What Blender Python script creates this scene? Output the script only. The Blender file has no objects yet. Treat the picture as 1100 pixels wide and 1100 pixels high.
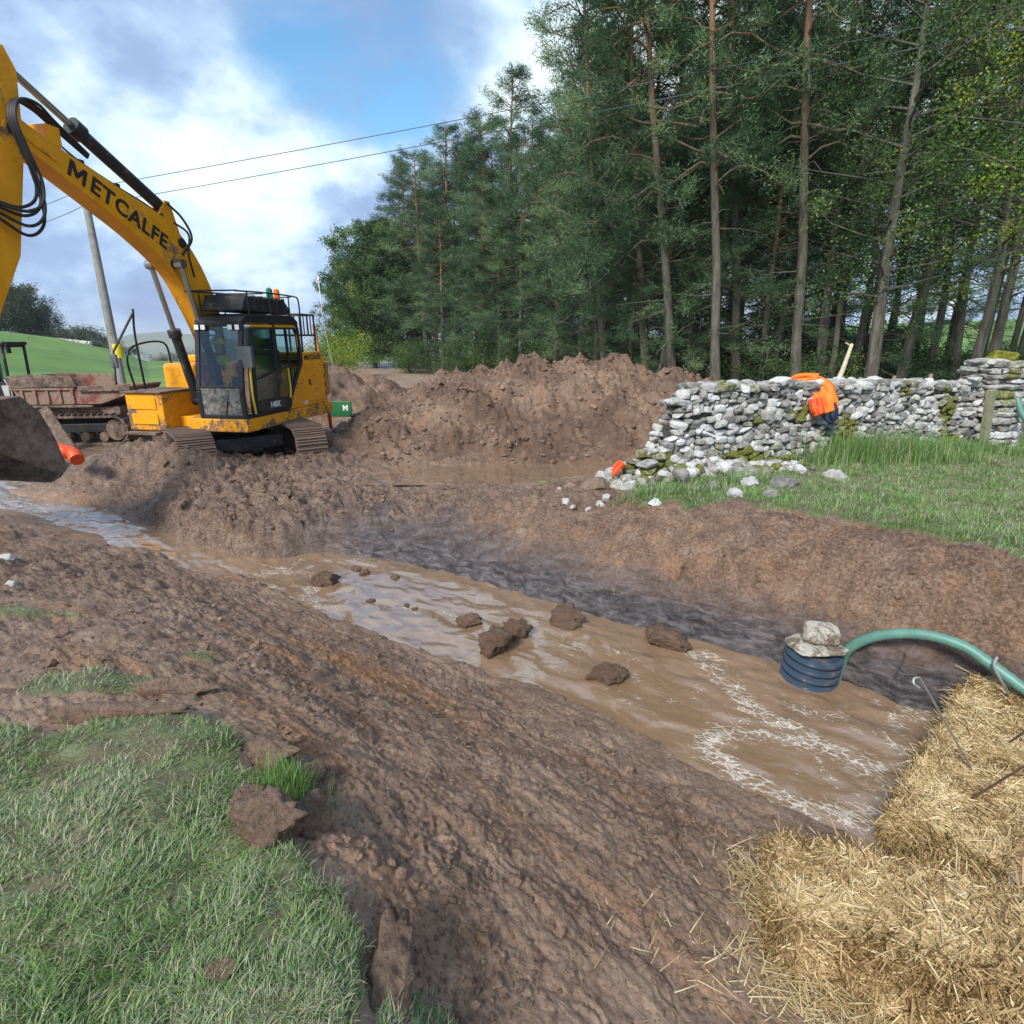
SKY_SEED=3.7; EXPOSURE=0.85; QUAL=1.0
import bpy, math, random
import numpy as np
from mathutils import Vector, Matrix
random.seed(7)
RNG = np.random.default_rng(7)
SC = bpy.context.scene
COL = SC.collection
PI = math.pi

# ------------------------------------------------------------------ camera
F = 620.0
TH = math.radians(16.6)
CT, ST = math.cos(TH), math.sin(TH)
cd = bpy.data.cameras.new('camera')
cam = bpy.data.objects.new('camera', cd)
COL.objects.link(cam)
cam.rotation_euler = (PI/2 - TH, 0, 0)
cd.lens = 36*F/1100
cd.sensor_width = 36
cd.clip_start = .05
cd.clip_end = 9000
SC.camera = cam

def ray(u, v):
    x = (u-550)/F; y = (550-v)/F
    return np.array([x, CT+y*ST, -ST+y*CT])
def P(u, v, z):
    r = ray(u, v); return r*(z/r[2])
def R(u, v, t):
    return ray(u, v)*t

# ------------------------------------------------------------------ noise
_perm = np.random.default_rng(3).permutation(4096).astype(np.int64)
def _h(ix, iy, s):
    return _perm[(_perm[(_perm[(ix + 131*s) & 4095] + iy) & 4095] + 17*s) & 4095]
_ang = np.random.default_rng(5).random(4096)*2*PI
_gx, _gy = np.cos(_ang), np.sin(_ang)
def perlin(x, y, s=0):
    x = np.asarray(x, float); y = np.asarray(y, float)
    ix = np.floor(x).astype(np.int64); iy = np.floor(y).astype(np.int64)
    fx = x-ix; fy = y-iy
    u = fx*fx*fx*(fx*(fx*6-15)+10); v = fy*fy*fy*(fy*(fy*6-15)+10)
    def g(a, b):
        h = _h(ix+a, iy+b, s)
        return _gx[h]*(fx-a)+_gy[h]*(fy-b)
    a = g(0, 0); b = g(1, 0); c = g(0, 1); d = g(1, 1)
    return ((a+(b-a)*u)*(1-v) + (c+(d-c)*u)*v)*1.4
def fbm(x, y, s=0, n=4, gain=.5):
    r = 0; a = 1
    for i in range(n):
        r = r + a*perlin(x*2**i, y*2**i, s+i); a *= gain
    return r
def ss(a, b, x):
    t = np.clip((x-a)/(b-a), 0, 1); return t*t*(3-2*t)

# ------------------------------------------------------------------ object helpers
def tag(o, label=None, cat=None, group=None, kind=None):
    if label: o['label'] = label
    if cat: o['category'] = cat
    if group: o['group'] = group
    if kind: o['kind'] = kind
    return o
def empty(name, loc=(0, 0, 0), rz=0, label=None, cat=None, group=None):
    o = bpy.data.objects.new(name, None); COL.objects.link(o)
    o.location = loc; o.rotation_euler = (0, 0, rz); o.empty_display_size = .2
    return tag(o, label, cat, group)
def np_mesh(name, co, faces, mat, parent=None, smooth=True, attrs=None, fmat=None):
    """co (n,3); faces (m,k) int array"""
    me = bpy.data.meshes.new(name)
    co = np.asarray(co, np.float32); faces = np.asarray(faces, np.int32)
    me.vertices.add(len(co)); me.vertices.foreach_set('co', co.ravel())
    k = faces.shape[1]
    me.loops.add(faces.size); me.loops.foreach_set('vertex_index', faces.ravel())
    me.polygons.add(len(faces))
    me.polygons.foreach_set('loop_start', np.arange(0, faces.size, k, dtype=np.int32))
    me.polygons.foreach_set('use_smooth', np.full(len(faces), smooth))
    mats = mat if isinstance(mat, (list, tuple)) else [mat]
    for m in mats: me.materials.append(m)
    if fmat is not None: me.polygons.foreach_set('material_index', np.asarray(fmat, np.int32))
    if attrs:
        for n, a in attrs.items():
            a = np.asarray(a, np.float32)
            if a.ndim == 1:
                at = me.attributes.new(n, 'FLOAT', 'POINT'); at.data.foreach_set('value', a)
            else:
                at = me.attributes.new(n, 'FLOAT_COLOR', 'POINT')
                at.data.foreach_set('color', np.c_[a, np.ones(len(a), np.float32)].astype(np.float32).ravel())
    me.update(calc_edges=True); me.validate()
    o = bpy.data.objects.new(name, me); COL.objects.link(o)
    if parent is not None: o.parent = parent
    return o

class MB:
    """collects shapes, builds ONE mesh object"""
    def __init__(s): s.v = []; s.f = []
    def add(s, vs, fs, M=None):
        n = len(s.v)
        for p in vs:
            p = Vector(p); s.v.append(tuple(M @ p) if M else tuple(p))
        s.f += [tuple(i+n for i in f) for f in fs]
        return s
    def box(s, a, b, M=None):
        x0, y0, z0 = a; x1, y1, z1 = b
        vs = [(x0,y0,z0),(x1,y0,z0),(x1,y1,z0),(x0,y1,z0),(x0,y0,z1),(x1,y0,z1),(x1,y1,z1),(x0,y1,z1)]
        return s.add(vs, [(0,3,2,1),(4,5,6,7),(0,1,5,4),(1,2,6,5),(2,3,7,6),(3,0,4,7)], M)
    def prism(s, pts, y0, y1, axis='y', M=None):
        """2D outline (a,b) extruded along axis"""
        n = len(pts)
        def mk(a, b, c):
            return (a, c, b) if axis == 'y' else ((c, a, b) if axis == 'x' else (a, b, c))
        vs = [mk(a, b, y0) for a, b in pts]+[mk(a, b, y1) for a, b in pts]
        fs = [tuple(range(n)), tuple(range(2*n-1, n-1, -1))]
        fs += [(i, i+n, (i+1) % n+n, (i+1) % n) for i in range(n)]
        return s.add(vs, fs, M)
    def tube(s, path, r, n=10, cap=True, M=None):
        path = [Vector(p) for p in path]; m = len(path)
        rr = r if isinstance(r, (list, tuple)) else [r]*m
        vs = []; prev = None
        for i, p in enumerate(path):
            d = (path[min(i+1, m-1)]-path[max(i-1, 0)])
            if d.length < 1e-9: d = Vector((0, 0, 1))
            d.normalize()
            if prev is None:
                a = d.orthogonal().normalized()
            else:
                a = prev - d*prev.dot(d)
                a = a.normalized() if a.length > 1e-6 else d.orthogonal().normalized()
            prev = a; b = d.cross(a)
            for k in range(n):
                t = 2*PI*k/n; vs.append(p+(a*math.cos(t)+b*math.sin(t))*rr[i])
        fs = []
        for i in range(m-1):
            for k in range(n):
                fs.append((i*n+k, i*n+(k+1) % n, (i+1)*n+(k+1) % n, (i+1)*n+k))
        if cap: fs += [tuple(range(n-1, -1, -1)), tuple(range((m-1)*n, m*n))]
        return s.add(vs, fs, M)
    def bar(s, a, b, r, n=8, M=None): return s.tube([a, b], r, n, True, M)
    def beam(s, a, b, w, h, up=(0, 0, 1), M=None):
        a = Vector(a); b = Vector(b); d = (b-a).normalized(); up = Vector(up)
        x = d.cross(up)
        x = x.normalized() if x.length > 1e-5 else d.orthogonal().normalized()
        z = x.cross(d)
        vs = [q + x*sx*w/2 + z*sz*h/2 for q in (a, b) for sx, sz in ((-1,-1),(1,-1),(1,1),(-1,1))]
        return s.add(vs, [(0,3,2,1),(4,5,6,7),(0,1,5,4),(1,2,6,5),(2,3,7,6),(3,0,4,7)], M)
    def build(s, name, mat, parent=None, bevel=0, smooth=False, seg=2):
        me = bpy.data.meshes.new(name); me.from_pydata(s.v, [], s.f); 
        for m in (mat if isinstance(mat, (list, tuple)) else [mat]): me.materials.append(m)
        import bmesh
        bm = bmesh.new(); bm.from_mesh(me); bmesh.ops.recalc_face_normals(bm, faces=bm.faces); bm.to_mesh(me); bm.free()
        o = bpy.data.objects.new(name, me); COL.objects.link(o)
        if parent is not None: o.parent = parent
        if smooth:
            for p in me.polygons: p.use_smooth = True
            try: me.set_sharp_from_angle(angle=math.radians(40))
            except Exception: pass
        if bevel:
            b = o.modifiers.new('bevel', 'BEVEL'); b.width = bevel; b.segments = seg; b.limit_method = 'ANGLE'; b.angle_limit = math.radians(40)
        return o
def smoothpath(pts, n=8):
    """catmull-rom through points"""
    pts = [Vector(p) for p in pts]; q = [pts[0]*2-pts[1]]+pts+[pts[-1]*2-pts[-2]]; out = []
    for i in range(1, len(q)-2):
        for k in range(n):
            t = k/n; a, b, c, d = q[i-1], q[i], q[i+1], q[i+2]
            out.append(.5*((2*b)+(c-a)*t+(2*a-5*b+4*c-d)*t*t+(3*b-a-3*c+d)*t**3))
    out.append(pts[-1]); return out

# ------------------------------------------------------------------ materials
class NT:
    def __init__(s, name):
        s.m = bpy.data.materials.new(name); s.m.use_nodes = True
        s.t = s.m.node_tree; s.t.nodes.clear()
        s.out = s.n('ShaderNodeOutputMaterial'); s.b = s.n('ShaderNodeBsdfPrincipled')
        s.l(s.b.outputs[0], s.out.inputs[0])
    def n(s, typ, **kw):
        nd = s.t.nodes.new(typ)
        for k, v in kw.items(): setattr(nd, k, v)
        return nd
    def l(s, a, b): s.t.links.new(a, b)
    def val(s, x, inp):
        if isinstance(x, (int, float)): inp.default_value = x
        elif isinstance(x, (tuple, list)): inp.default_value = (*x, 1) if len(x) == 3 and inp.type == 'RGBA' else x
        else: s.l(x, inp)
    def noise(s, scale, detail=4, rough=.55, vec=None, dist=0, typ=None):
        nd = s.n('ShaderNodeTexNoise'); nd.inputs['Scale'].default_value = scale
        nd.inputs['Detail'].default_value = detail; nd.inputs['Roughness'].default_value = rough
        nd.inputs['Distortion'].default_value = dist
        if vec is not None: s.l(vec, nd.inputs['Vector'])
        return nd.outputs['Fac']
    def voro(s, scale, vec=None, feature='F1', out='Distance'):
        nd = s.n('ShaderNodeTexVoronoi', feature=feature); nd.inputs['Scale'].default_value = scale
        if vec is not None: s.l(vec, nd.inputs['Vector'])
        return nd.outputs[out]
    def ramp(s, fac, stops, interp='LINEAR'):
        nd = s.n('ShaderNodeValToRGB'); s.l(fac, nd.inputs[0]); e = nd.color_ramp.elements
        nd.color_ramp.interpolation = interp
        while len(e) < len(stops): e.new(.5)
        for el, (p, c) in zip(e, stops):
            el.position = p; el.color = (*c, 1) if not isinstance(c, (int, float)) else (c, c, c, 1)
        return nd.outputs[0]
    def mix(s, fac, a, b, typ='MIX'):
        nd = s.n('ShaderNodeMix', data_type='RGBA', blend_type=typ)
        s.val(fac, nd.inputs[0]); s.val(a, nd.inputs[6]); s.val(b, nd.inputs[7]); return nd.outputs[2]
    def math(s, op, a, b=0, c=None, clamp=False):
        nd = s.n('ShaderNodeMath', operation=op, use_clamp=clamp); s.val(a, nd.inputs[0]); s.val(b, nd.inputs[1])
        if c is not None: s.val(c, nd.inputs[2])
        return nd.outputs[0]
    def mapr(s, x, a, b, c=0, d=1):
        nd = s.n('ShaderNodeMapRange'); s.l(x, nd.inputs[0])
        for i, q in enumerate((a, b, c, d)): nd.inputs[i+1].default_value = q
        return nd.outputs[0]
    def coord(s, w='Object'): return s.n('ShaderNodeTexCoord').outputs[w]
    def pos(s): return s.n('ShaderNodeNewGeometry').outputs['Position']
    def attr(s, name, out='Fac'): return s.n('ShaderNodeAttribute', attribute_name=name).outputs[out]
    def mapping(s, vec, scale=(1, 1, 1), rot=(0, 0, 0)):
        nd = s.n('ShaderNodeMapping'); s.l(vec, nd.inputs[0]); nd.inputs['Scale'].default_value = scale
        nd.inputs['Rotation'].default_value = rot; return nd.outputs[0]
    def bump(s, h, strength=.5, dist=.02, prev=None):
        nd = s.n('ShaderNodeBump'); nd.inputs['Strength'].default_value = strength; nd.inputs['Distance'].default_value = dist
        s.l(h, nd.inputs['Height'])
        if prev is not None: s.l(prev, nd.inputs['Normal'])
        return nd.outputs[0]
    def set(s, **kw):
        for k, v in kw.items():
            s.val(v, s.b.inputs[{'color': 'Base Color', 'rough': 'Roughness', 'metal': 'Metallic', 'normal': 'Normal', 'spec': 'Specular IOR Level', 'alpha': 'Alpha', 'trans': 'Transmission Weight', 'coat': 'Coat Weight'}.get(k, k)])
        return s.m

MUDC = (.15, .098, .07)
def paint(name, col, dirt=.35, rough=.4, metal=0, scale=3, dcol=MUDC, lo=None, hi=None, bump=.15):
    """surface with mud/dirt splashes; heavier towards local z<hi when lo/hi given"""
    n = NT(name); c = n.coord('Object')
    big = n.noise(scale, 6, .65, c, .4); fine = n.noise(scale*9, 5, .7, c)
    k = n.math('ADD', n.math('MULTIPLY', big, .65), n.math('MULTIPLY', fine, .35))
    th = .62-dirt*.3
    if lo is not None:
        z = n.n('ShaderNodeSeparateXYZ'); n.l(c, z.inputs[0])
        k = n.math('ADD', k, n.mapr(z.outputs[2], lo, hi, .10, 0))
    m = n.mapr(k, th, th+.07)
    tone = n.ramp(n.noise(scale*2, 3, .5, c), [(.3, tuple(q*.86 for q in col)), (.7, tuple(min(1, q*1.08) for q in col))])
    dt = n.ramp(fine, [(.3, tuple(q*.8 for q in dcol)), (.7, tuple(q*1.35 for q in dcol))])
    return n.set(color=n.mix(m, tone, dt), rough=n.mapr(m, 0, 1, rough, .8), metal=metal if not metal else n.mapr(m, 0, 1, metal, 0),
                 normal=n.bump(n.math('ADD', m, n.math('MULTIPLY', fine, .4)), bump, .01))
def plain(name, col, rough=.5, metal=0, var=.15, scale=6, bump=.1):
    n = NT(name); c = n.coord('Object'); k = n.noise(scale, 5, .6, c)
    return n.set(color=n.ramp(k, [(.3, tuple(q*(1-var) for q in col)), (.7, tuple(min(1, q*(1+var)) for q in col))]), rough=rough, metal=metal,
                 normal=n.bump(n.noise(scale*5, 4, .6, c), bump, .01))
# ------------------------------------------------------------------ world and sun
SUN_EL, SUN_AZ = math.radians(42), math.radians(-150)   # azimuth from +Y towards +X
w = bpy.data.worlds.new('World'); SC.world = w; w.use_nodes = True
t = w.node_tree; t.nodes.clear()
def wn(typ, **k):
    nd = t.nodes.new(typ)
    for a, b in k.items(): setattr(nd, a, b)
    return nd
L = t.links.new
wo = wn('ShaderNodeOutputWorld'); bg = wn('ShaderNodeBackground'); L(bg.outputs[0], wo.inputs[0])
sky = wn('ShaderNodeTexSky', sky_type='NISHITA'); sky.sun_disc = False
sky.sun_elevation = SUN_EL; sky.sun_rotation = SUN_AZ; sky.air_density = 1.2; sky.dust_density = .6; sky.ozone_density = 1.5
bg.inputs[1].default_value = .071
tc = wn('ShaderNodeTexCoord')
# clouds live on a plane overhead: direction / (z+k), so they shrink towards the horizon
sp = wn('ShaderNodeSeparateXYZ'); L(tc.outputs['Generated'], sp.inputs[0])
def m(op, a, b=0, clamp=False):
    nd = wn('ShaderNodeMath', operation=op, use_clamp=clamp)
    for i, x in enumerate((a, b)):
        if isinstance(x, (int, float)): nd.inputs[i].default_value = x
        else: L(x, nd.inputs[i])
    return nd.outputs[0]
zz = m('ADD', m('MAXIMUM', sp.outputs[2], 0.0), .55)
cb = wn('ShaderNodeCombineXYZ'); L(m('DIVIDE', sp.outputs[0], zz), cb.inputs[0]); L(m('DIVIDE', sp.outputs[1], zz), cb.inputs[1])
cb.inputs[2].default_value = SKY_SEED
def wnoise(scale, detail, rough, dist=0, vec=None):
    nd = wn('ShaderNodeTexNoise'); nd.inputs['Scale'].default_value = scale; nd.inputs['Detail'].default_value = detail
    nd.inputs['Roughness'].default_value = rough; nd.inputs['Distortion'].default_value = dist
    L(vec or cb.outputs[0], nd.inputs['Vector']); return nd.outputs['Fac']
def wramp(fac, stops):
    nd = wn('ShaderNodeValToRGB'); L(fac, nd.inputs[0]); e = nd.color_ramp.elements
    while len(e) < len(stops): e.new(.5)
    for el, (p, c) in zip(e, stops): el.position = p; el.color = (*c, 1)
    return nd.outputs[0]
cover = wnoise(1.3, 3, .5, 0)
cover2 = wnoise(3.4, 7, .58, .1)
cov = m('ADD', m('MULTIPLY', cover, .45), m('MULTIPLY', cover2, .55))
lump = wnoise(3.6, 7, .55, .1)
lump2 = wnoise(1.3, 2, .5)
cl = m('ADD', m('MULTIPLY', lump, .75), m('MULTIPLY', lump2, .25))
ccol = wramp(cl, [(.40, (2.5, 3.5, 5.8)), (.475, (3.1, 4.4, 6.8)), (.525, (4.3, 5.9, 8.0)), (.575, (6.6, 8.2, 9.2)), (.65, (8.8, 9.9, 10.0))])
def hole(u, v, r0, r1):
    d = Vector(ray(u, v)).normalized(); nd = wn('ShaderNodeVectorMath', operation='DOT_PRODUCT'); L(tc.outputs['Generated'], nd.inputs[0]); nd.inputs[1].default_value = d
    mr = wn('ShaderNodeMapRange', interpolation_type='SMOOTHSTEP'); L(nd.outputs['Value'], mr.inputs[0])
    for i, q in enumerate((math.cos(math.radians(r1)), math.cos(math.radians(r0)), 0, 1)): mr.inputs[i+1].default_value = q
    return mr.outputs[0]
hl = m('MAXIMUM', m('MAXIMUM', hole(345, 40, 0, 11), hole(440, 75, 0, 11)), hole(700, 1000, 1, 2))
cov = m('SUBTRACT', m('ADD', cov, .07), m('MULTIPLY', hl, .17))
mask = wramp(cov, [(.34, (0, 0, 0)), (.47, (1, 1, 1))])
bl = wn('ShaderNodeMix', data_type='RGBA', blend_type='MULTIPLY'); bl.inputs[0].default_value = 1
L(sky.outputs[0], bl.inputs[6]); bl.inputs[7].default_value = (.95, 1.45, 1.65, 1)
mx = wn('ShaderNodeMix', data_type='RGBA'); L(mask, mx.inputs[0]); L(bl.outputs[2], mx.inputs[6]); L(ccol, mx.inputs[7])
L(mx.outputs[2], bg.inputs[0])
sl = bpy.data.lights.new('sun', 'SUN'); sl.energy = 2.6; sl.angle = math.radians(14); sl.color = (1, .95, .88)
so = bpy.data.objects.new('sun', sl); COL.objects.link(so)
sd = Vector((math.sin(SUN_AZ)*math.cos(SUN_EL), math.cos(SUN_AZ)*math.cos(SUN_EL), math.sin(SUN_EL)))
so.rotation_euler = sd.to_track_quat('Z', 'Y').to_euler(); so.location = (0, 0, 30)
SC.view_settings.view_transform = 'Standard'; SC.view_settings.look = 'None'; SC.view_settings.exposure = EXPOSURE
SC.view_settings.gamma = 1
# ------------------------------------------------------------------ ground shape
WZ = -2.85
def water_z(x, y):
    s = np.clip((-3.4-x)/4.8, 0, 1.3)
    return WZ + .40*s
# control points: (u, v, z, roughness)
CP = []
def c(u, v, z, r=.3): p = P(u, v, z); CP.append((p[0], p[1], z, r))
def cw(x, y, z, r=.3): CP.append((x, y, z, r))
for q in [(0,1100,-1.6,0),(200,1100,-1.6,0),(390,1100,-1.64,0),(0,950,-1.6,0),(200,950,-1.6,0),(360,950,-1.66,.1),(0,810,-1.62,0),(150,800,-1.63,.1),(290,870,-1.68,.3),
          (230,790,-1.68,.2),(80,760,-1.68,.3),(0,740,-1.75,.3)]: c(*q)
for q in [(0,-3,-1.55,0),(-4,-2,-1.55,0),(-4,1,-1.58,0),(-6,3.2,-1.65,.1),(-9,5,-1.9,.3),(-14,4,-1.9,.1),(1.2,-1,-2.0,.1),(3,-2,-2.2,.1),(6,-3,-2.2,.1),(.35,.7,-2.05,.15)]: cw(*q)
# smeared bank
for q in [(450,1090,-1.86,.15),(600,1090,-2.12,.15),(760,1090,-2.4,.15),(450,980,-1.86,.2),(600,1000,-2.14,.2),(740,1000,-2.42,.25),(380,880,-1.82,.2),(500,900,-2.04,.25),(620,900,-2.28,.25),
          (740,910,-2.55,.3),(330,780,-1.85,.3),(450,800,-2.12,.25),(570,820,-2.36,.25),(680,840,-2.62,.35),(780,890,-2.7,.4),
          (200,700,-1.9,.3),(330,710,-2.2,.35),(430,745,-2.45,.3),(540,775,-2.58,.3),(100,690,-1.82,.3),(0,660,-1.85,.3),
          (100,640,-2.05,.4),(200,650,-2.2,.4),(0,600,-2.12,.5),(280,672,-2.45,.35),(100,610,-2.3,.5),(0,572,-2.35,.5),(180,625,-2.5,.45),
          (370,690,-2.62,.35),(480,722,-2.7,.3)]: c(*q)
near_edge = [(330,655),(400,682),(460,704),(520,722),(600,750),(700,797),(760,836),(800,856),(860,876),(905,893)]
for u, v in near_edge: c(u, v, WZ+.03, .25)
for u, v in [(245,618),(200,611),(130,590),(60,572),(0,555)]:
    p = P(u, v, -2.7); z = float(water_z(p[0], p[1])); p = P(u, v, z+.04); cw(p[0], p[1], z+.05, .3)
for u, v in [(220,603),(160,580),(110,560),(60,548),(10,540)]:
    p = P(u, v, -2.7); z = float(water_z(p[0], p[1])); p = P(u, v, z); cw(p[0], p[1], z-.07, .1)
cw(2.4, 1.2, -2.66, .1); cw(1.6, 1.7, -2.68, .1); cw(3.8, 1.5, -2.7, .1); cw(5, 2.2, -2.2, .2); cw(4.6,3.2,-2.15,.3)
# far bank: toe (steep clay) -> top of clay -> lip
toe = [(1100,790),(1025,770),(960,750),(905,730),(840,712),(760,690),(700,675),(640,660),(560,636),(480,613),(420,600),(350,592),(300,598)]
for u, v, z in [(1180,760,-2.3),(1090,735,-2.42),(1000,707,-2.42),(900,675,-2.4),(800,648,-2.42),(700,626,-2.44),(600,604,-2.5),(500,588,-2.55),(420,580,-2.6),(350,576,-2.62)]: c(u, v, z, .35)
for u, v, z in [(1180,690,-1.95),(1090,668,-1.98),(1000,640,-1.98),(900,612,-1.98),(800,594,-2.0),(700,583,-2.1),(600,570,-2.2),(500,555,-2.36)]: c(u, v, z, .5)
for u, v, z in [(1250,660,-1.70),(1100,608,-1.72),(1000,585,-1.72),(900,566,-1.73),(800,551,-1.77),(700,548,-1.87),(640,535,-2.02),(580,530,-2.15),(500,525,-2.3),(440,528,-2.42)]: c(u, v, z, .6)
for u, v, z, r in [(1100,570,-1.74,.05),(1000,545,-1.78,.05),(900,530,-1.82,.05),(820,520,-1.86,.1),(1090,490,-1.93,0),(960,485,-1.93,0),(860,490,-1.94,.1),(740,530,-1.98,.3),(700,510,-2.1,.4)]: c(u, v, z, r)
for q in [(9,9,-1.9,0),(12,9,-1.9,0),(9,5,-1.75,0),(7,3,-1.75,.1),(12,4,-1.8,0),(10,0,-1.9,0),(9.5,13,-2.0,.1),(6,13,-2.1,.1),(4,11,-2.2,.3)]: cw(*q)
# muddy puddle below the heap
for u, v in [(470,507),(540,507),(600,504),(650,500)]: c(u, v, -2.47, 0)
for u, v in [(430,512),(500,518),(580,520),(560,494),(480,498),(400,506)]: c(u, v, -2.37, .4)
# churned mud round the machine
for q in [(150,478,-2.2,.9),(220,486,-2.1,.9),(290,493,-2.2,.9),(340,510,-2.35,1),(110,505,-2.38,.8),(170,520,-2.35,1),(250,525,-2.3,1),(200,548,-2.38,1),(300,550,-2.35,1),(350,535,-2.35,1),
          (250,575,-2.55,.8),(330,572,-2.55,.9),(160,548,-2.45,.9),(200,580,-2.6,.8),(400,550,-2.42,.9),(60,515,-2.44,.5),(0,520,-2.44,.3)]: c(*q)
for q in [(-5.9,12.1,-2.4,.5),(-5.7,9.75,-1.85,.9),(-6.4,10.2,-1.75,.9),(-7.3,10.6,-1.95,.9),(-4.75,10.35,-2.2,.8),(-3.9,10.7,-2.1,.9),(-11,14.3,-2.45,.6),(-8.5,13,-2.42,.8),(-14,10,-2.3,.4),(-12,8,-2.25,.3),(-3,14,-2.4,.8),(1,14,-2.4,.5),(-7,17,-2.4,.6),(-16,18,-2.4,.2),(0,19,-2.4,.3),(8,18,-2.2,.2),(16,14,-2,.0),(16,4,-1.9,0),(-16,-2,-1.6,0),(0,-12,-1.6,0),(14,-8,-1.9,0),(-14,-10,-1.6,0)]: cw(*q)
CP = np.array(CP)
_c = .12
def _solve(val):
    d = np.sqrt(((CP[:, None, :2]-CP[None, :, :2])**2).sum(-1)+_c*_c)
    n = len(CP); A = np.zeros((n+3, n+3)); A[:n, :n] = -d + np.eye(n)*1e-3*-1
    A[:n, n] = 1; A[:n, n+1:] = CP[:, :2]; A[n:, :n] = A[:n, n:].T
    return np.linalg.solve(A, np.r_[val, 0, 0, 0])
POOL = [tuple(P(u, v, WZ)[:2]) for u, v in near_edge]+[(2.0,2.15),(2.6,1.95),(3.4,2.4),(3.9,3.1)]+[tuple(P(u, v, WZ)[:2]) for u, v in toe]+[tuple(P(u, v, WZ)[:2]) for u, v in [(255,606),(262,622)]]
_wz = _solve(CP[:, 2]); _wr = _solve(CP[:, 3])
def _ev(x, y):
    z = _wz[-3]+_wz[-2]*x+_wz[-1]*y; r = _wr[-3]+_wr[-2]*x+_wr[-1]*y
    for i in range(len(CP)):
        d = np.sqrt((x-CP[i, 0])**2+(y-CP[i, 1])**2+_c*_c)
        z = z-_wz[i]*d; r = r-_wr[i]*d
    return z, np.clip(r, 0, 1)
def far_z(x, y):
    r = np.hypot(x, y); a = np.degrees(np.arctan2(x, y))
    la = -a
    rise = np.interp(la, [24, 31.5, 34, 37, 41, 50, 70, 110, 140], [0, 0, 1.4, 2.3, 3.0, 5, 7, 5, 0])*ss(24, 76, r)
    rise = rise+np.interp(la, [24, 31.5, 37, 60], [0, .0, .35, .4])*np.sin(r*.42+x*.05)*ss(24, 40, r)*(1-ss(70, 90, r))
    rr = np.interp(a, [8, 16, 30, 60, 100, 130], [0, 1.0, 4.2, 5, 4, 0])*ss(34, 85, r)
    z = -2.35+rise+rr+.25*perlin(x*.05, y*.05, 40)*ss(20, 60, r)
    z = z-ss(84, 700, r)*55*ss(12, 25, np.abs(a))*0 - np.interp(r, [82, 140, 400, 1200, 6000], [0, 5, 14, 40, 60])*np.interp(a, [-180, -60, -20, 5, 20, 180], [1, 1, 1, .8, .25, .6])
    return z
def polydist(x, y, poly):
    """signed distance, positive inside"""
    poly = np.asarray(poly); d = np.full(x.shape, 1e9); ins = np.zeros(x.shape, bool)
    for i in range(len(poly)):
        ax, ay = poly[i]; bx, by = poly[(i+1) % len(poly)]
        ex, ey = bx-ax, by-ay; t = np.clip(((x-ax)*ex+(y-ay)*ey)/(ex*ex+ey*ey+1e-12), 0, 1)
        d = np.minimum(d, (x-ax-t*ex)**2+(y-ay-t*ey)**2)
        cr = ((ay > y) != (by > y)) & (x < ex*(y-ay)/(ey if abs(ey) > 1e-12 else 1e-12)+ax); ins ^= cr
    return np.sqrt(d)*np.where(ins, 1, -1)
G1 = [tuple(P(u, v, -1.65)[:2]) for u, v in [(0,785),(60,792),(120,768),(200,768),(262,785),(272,830),(290,870),(335,905),(350,945),(378,985),(392,1040),(405,1100),(440,1180)]]
G1 = G1+[(.1,-.5),(.1,-8),(-20,-8),(-20,4),(-5,3.4)]
G2 = [tuple(P(u, v, z_)[:2]) for u, v, z_ in [(668,522,-2.0),(700,546,-1.88),(745,546,-1.83),(800,546,-1.78),(850,555,-1.76),(900,564,-1.75),(950,574,-1.74),(1000,583,-1.74),(1100,606,-1.74)]]
G2 = G2+[(6.5,3.6),(30,2),(40,16),(12,16),(8,12),(3.4,9.3),(2.0,8.4)]
PATCH = [(95,740,-1.75,.34,.16),(308,850,-1.7,.11,.13),(8,660,-1.85,.35,.14),(60,660,-1.88,.22,.05),(215,712,-1.9,.12,.04),(650,522,-2.2,.28,.12),(590,517,-2.35,.5,.1),(455,1110,-1.85,.1,.12),(210,640,-2.2,.0,.0)]
PATCH = [(P(u, v, z)[0], P(u, v, z)[1], a, b) for u, v, z, a, b in PATCH if a > 0]
def grass_mask(x, y):
    nz = .10*perlin(x*2.3, y*2.3, 60)+.06*perlin(x*7, y*7, 61)
    d1 = polydist(x, y, G1)+nz; d2 = polydist(x, y, G2)+nz*1.6
    g = np.maximum(ss(-.03, .05, d1), ss(-.05, .09, d2))
    for px, py, a, b in PATCH:
        q = np.sqrt(((x-px)/a)**2+((y-py)/b)**2); g = np.maximum(g, ss(1.15, .7, q+nz*3))
    r = np.hypot(x, y); a = np.degrees(np.arctan2(x, y))
    far = ss(17, 22, r)*np.maximum(ss(25, 29, -a), 0)+ss(22, 34, r)*ss(18, 24, a)+ss(60, 80, r)
    back = ss(1, -2, y)*ss(3.0, 1.0, np.abs(x-30)*0+np.where(x > 1, 4-x*.2, 0))
    return np.clip(np.maximum(g, far), 0, 1)
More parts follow.
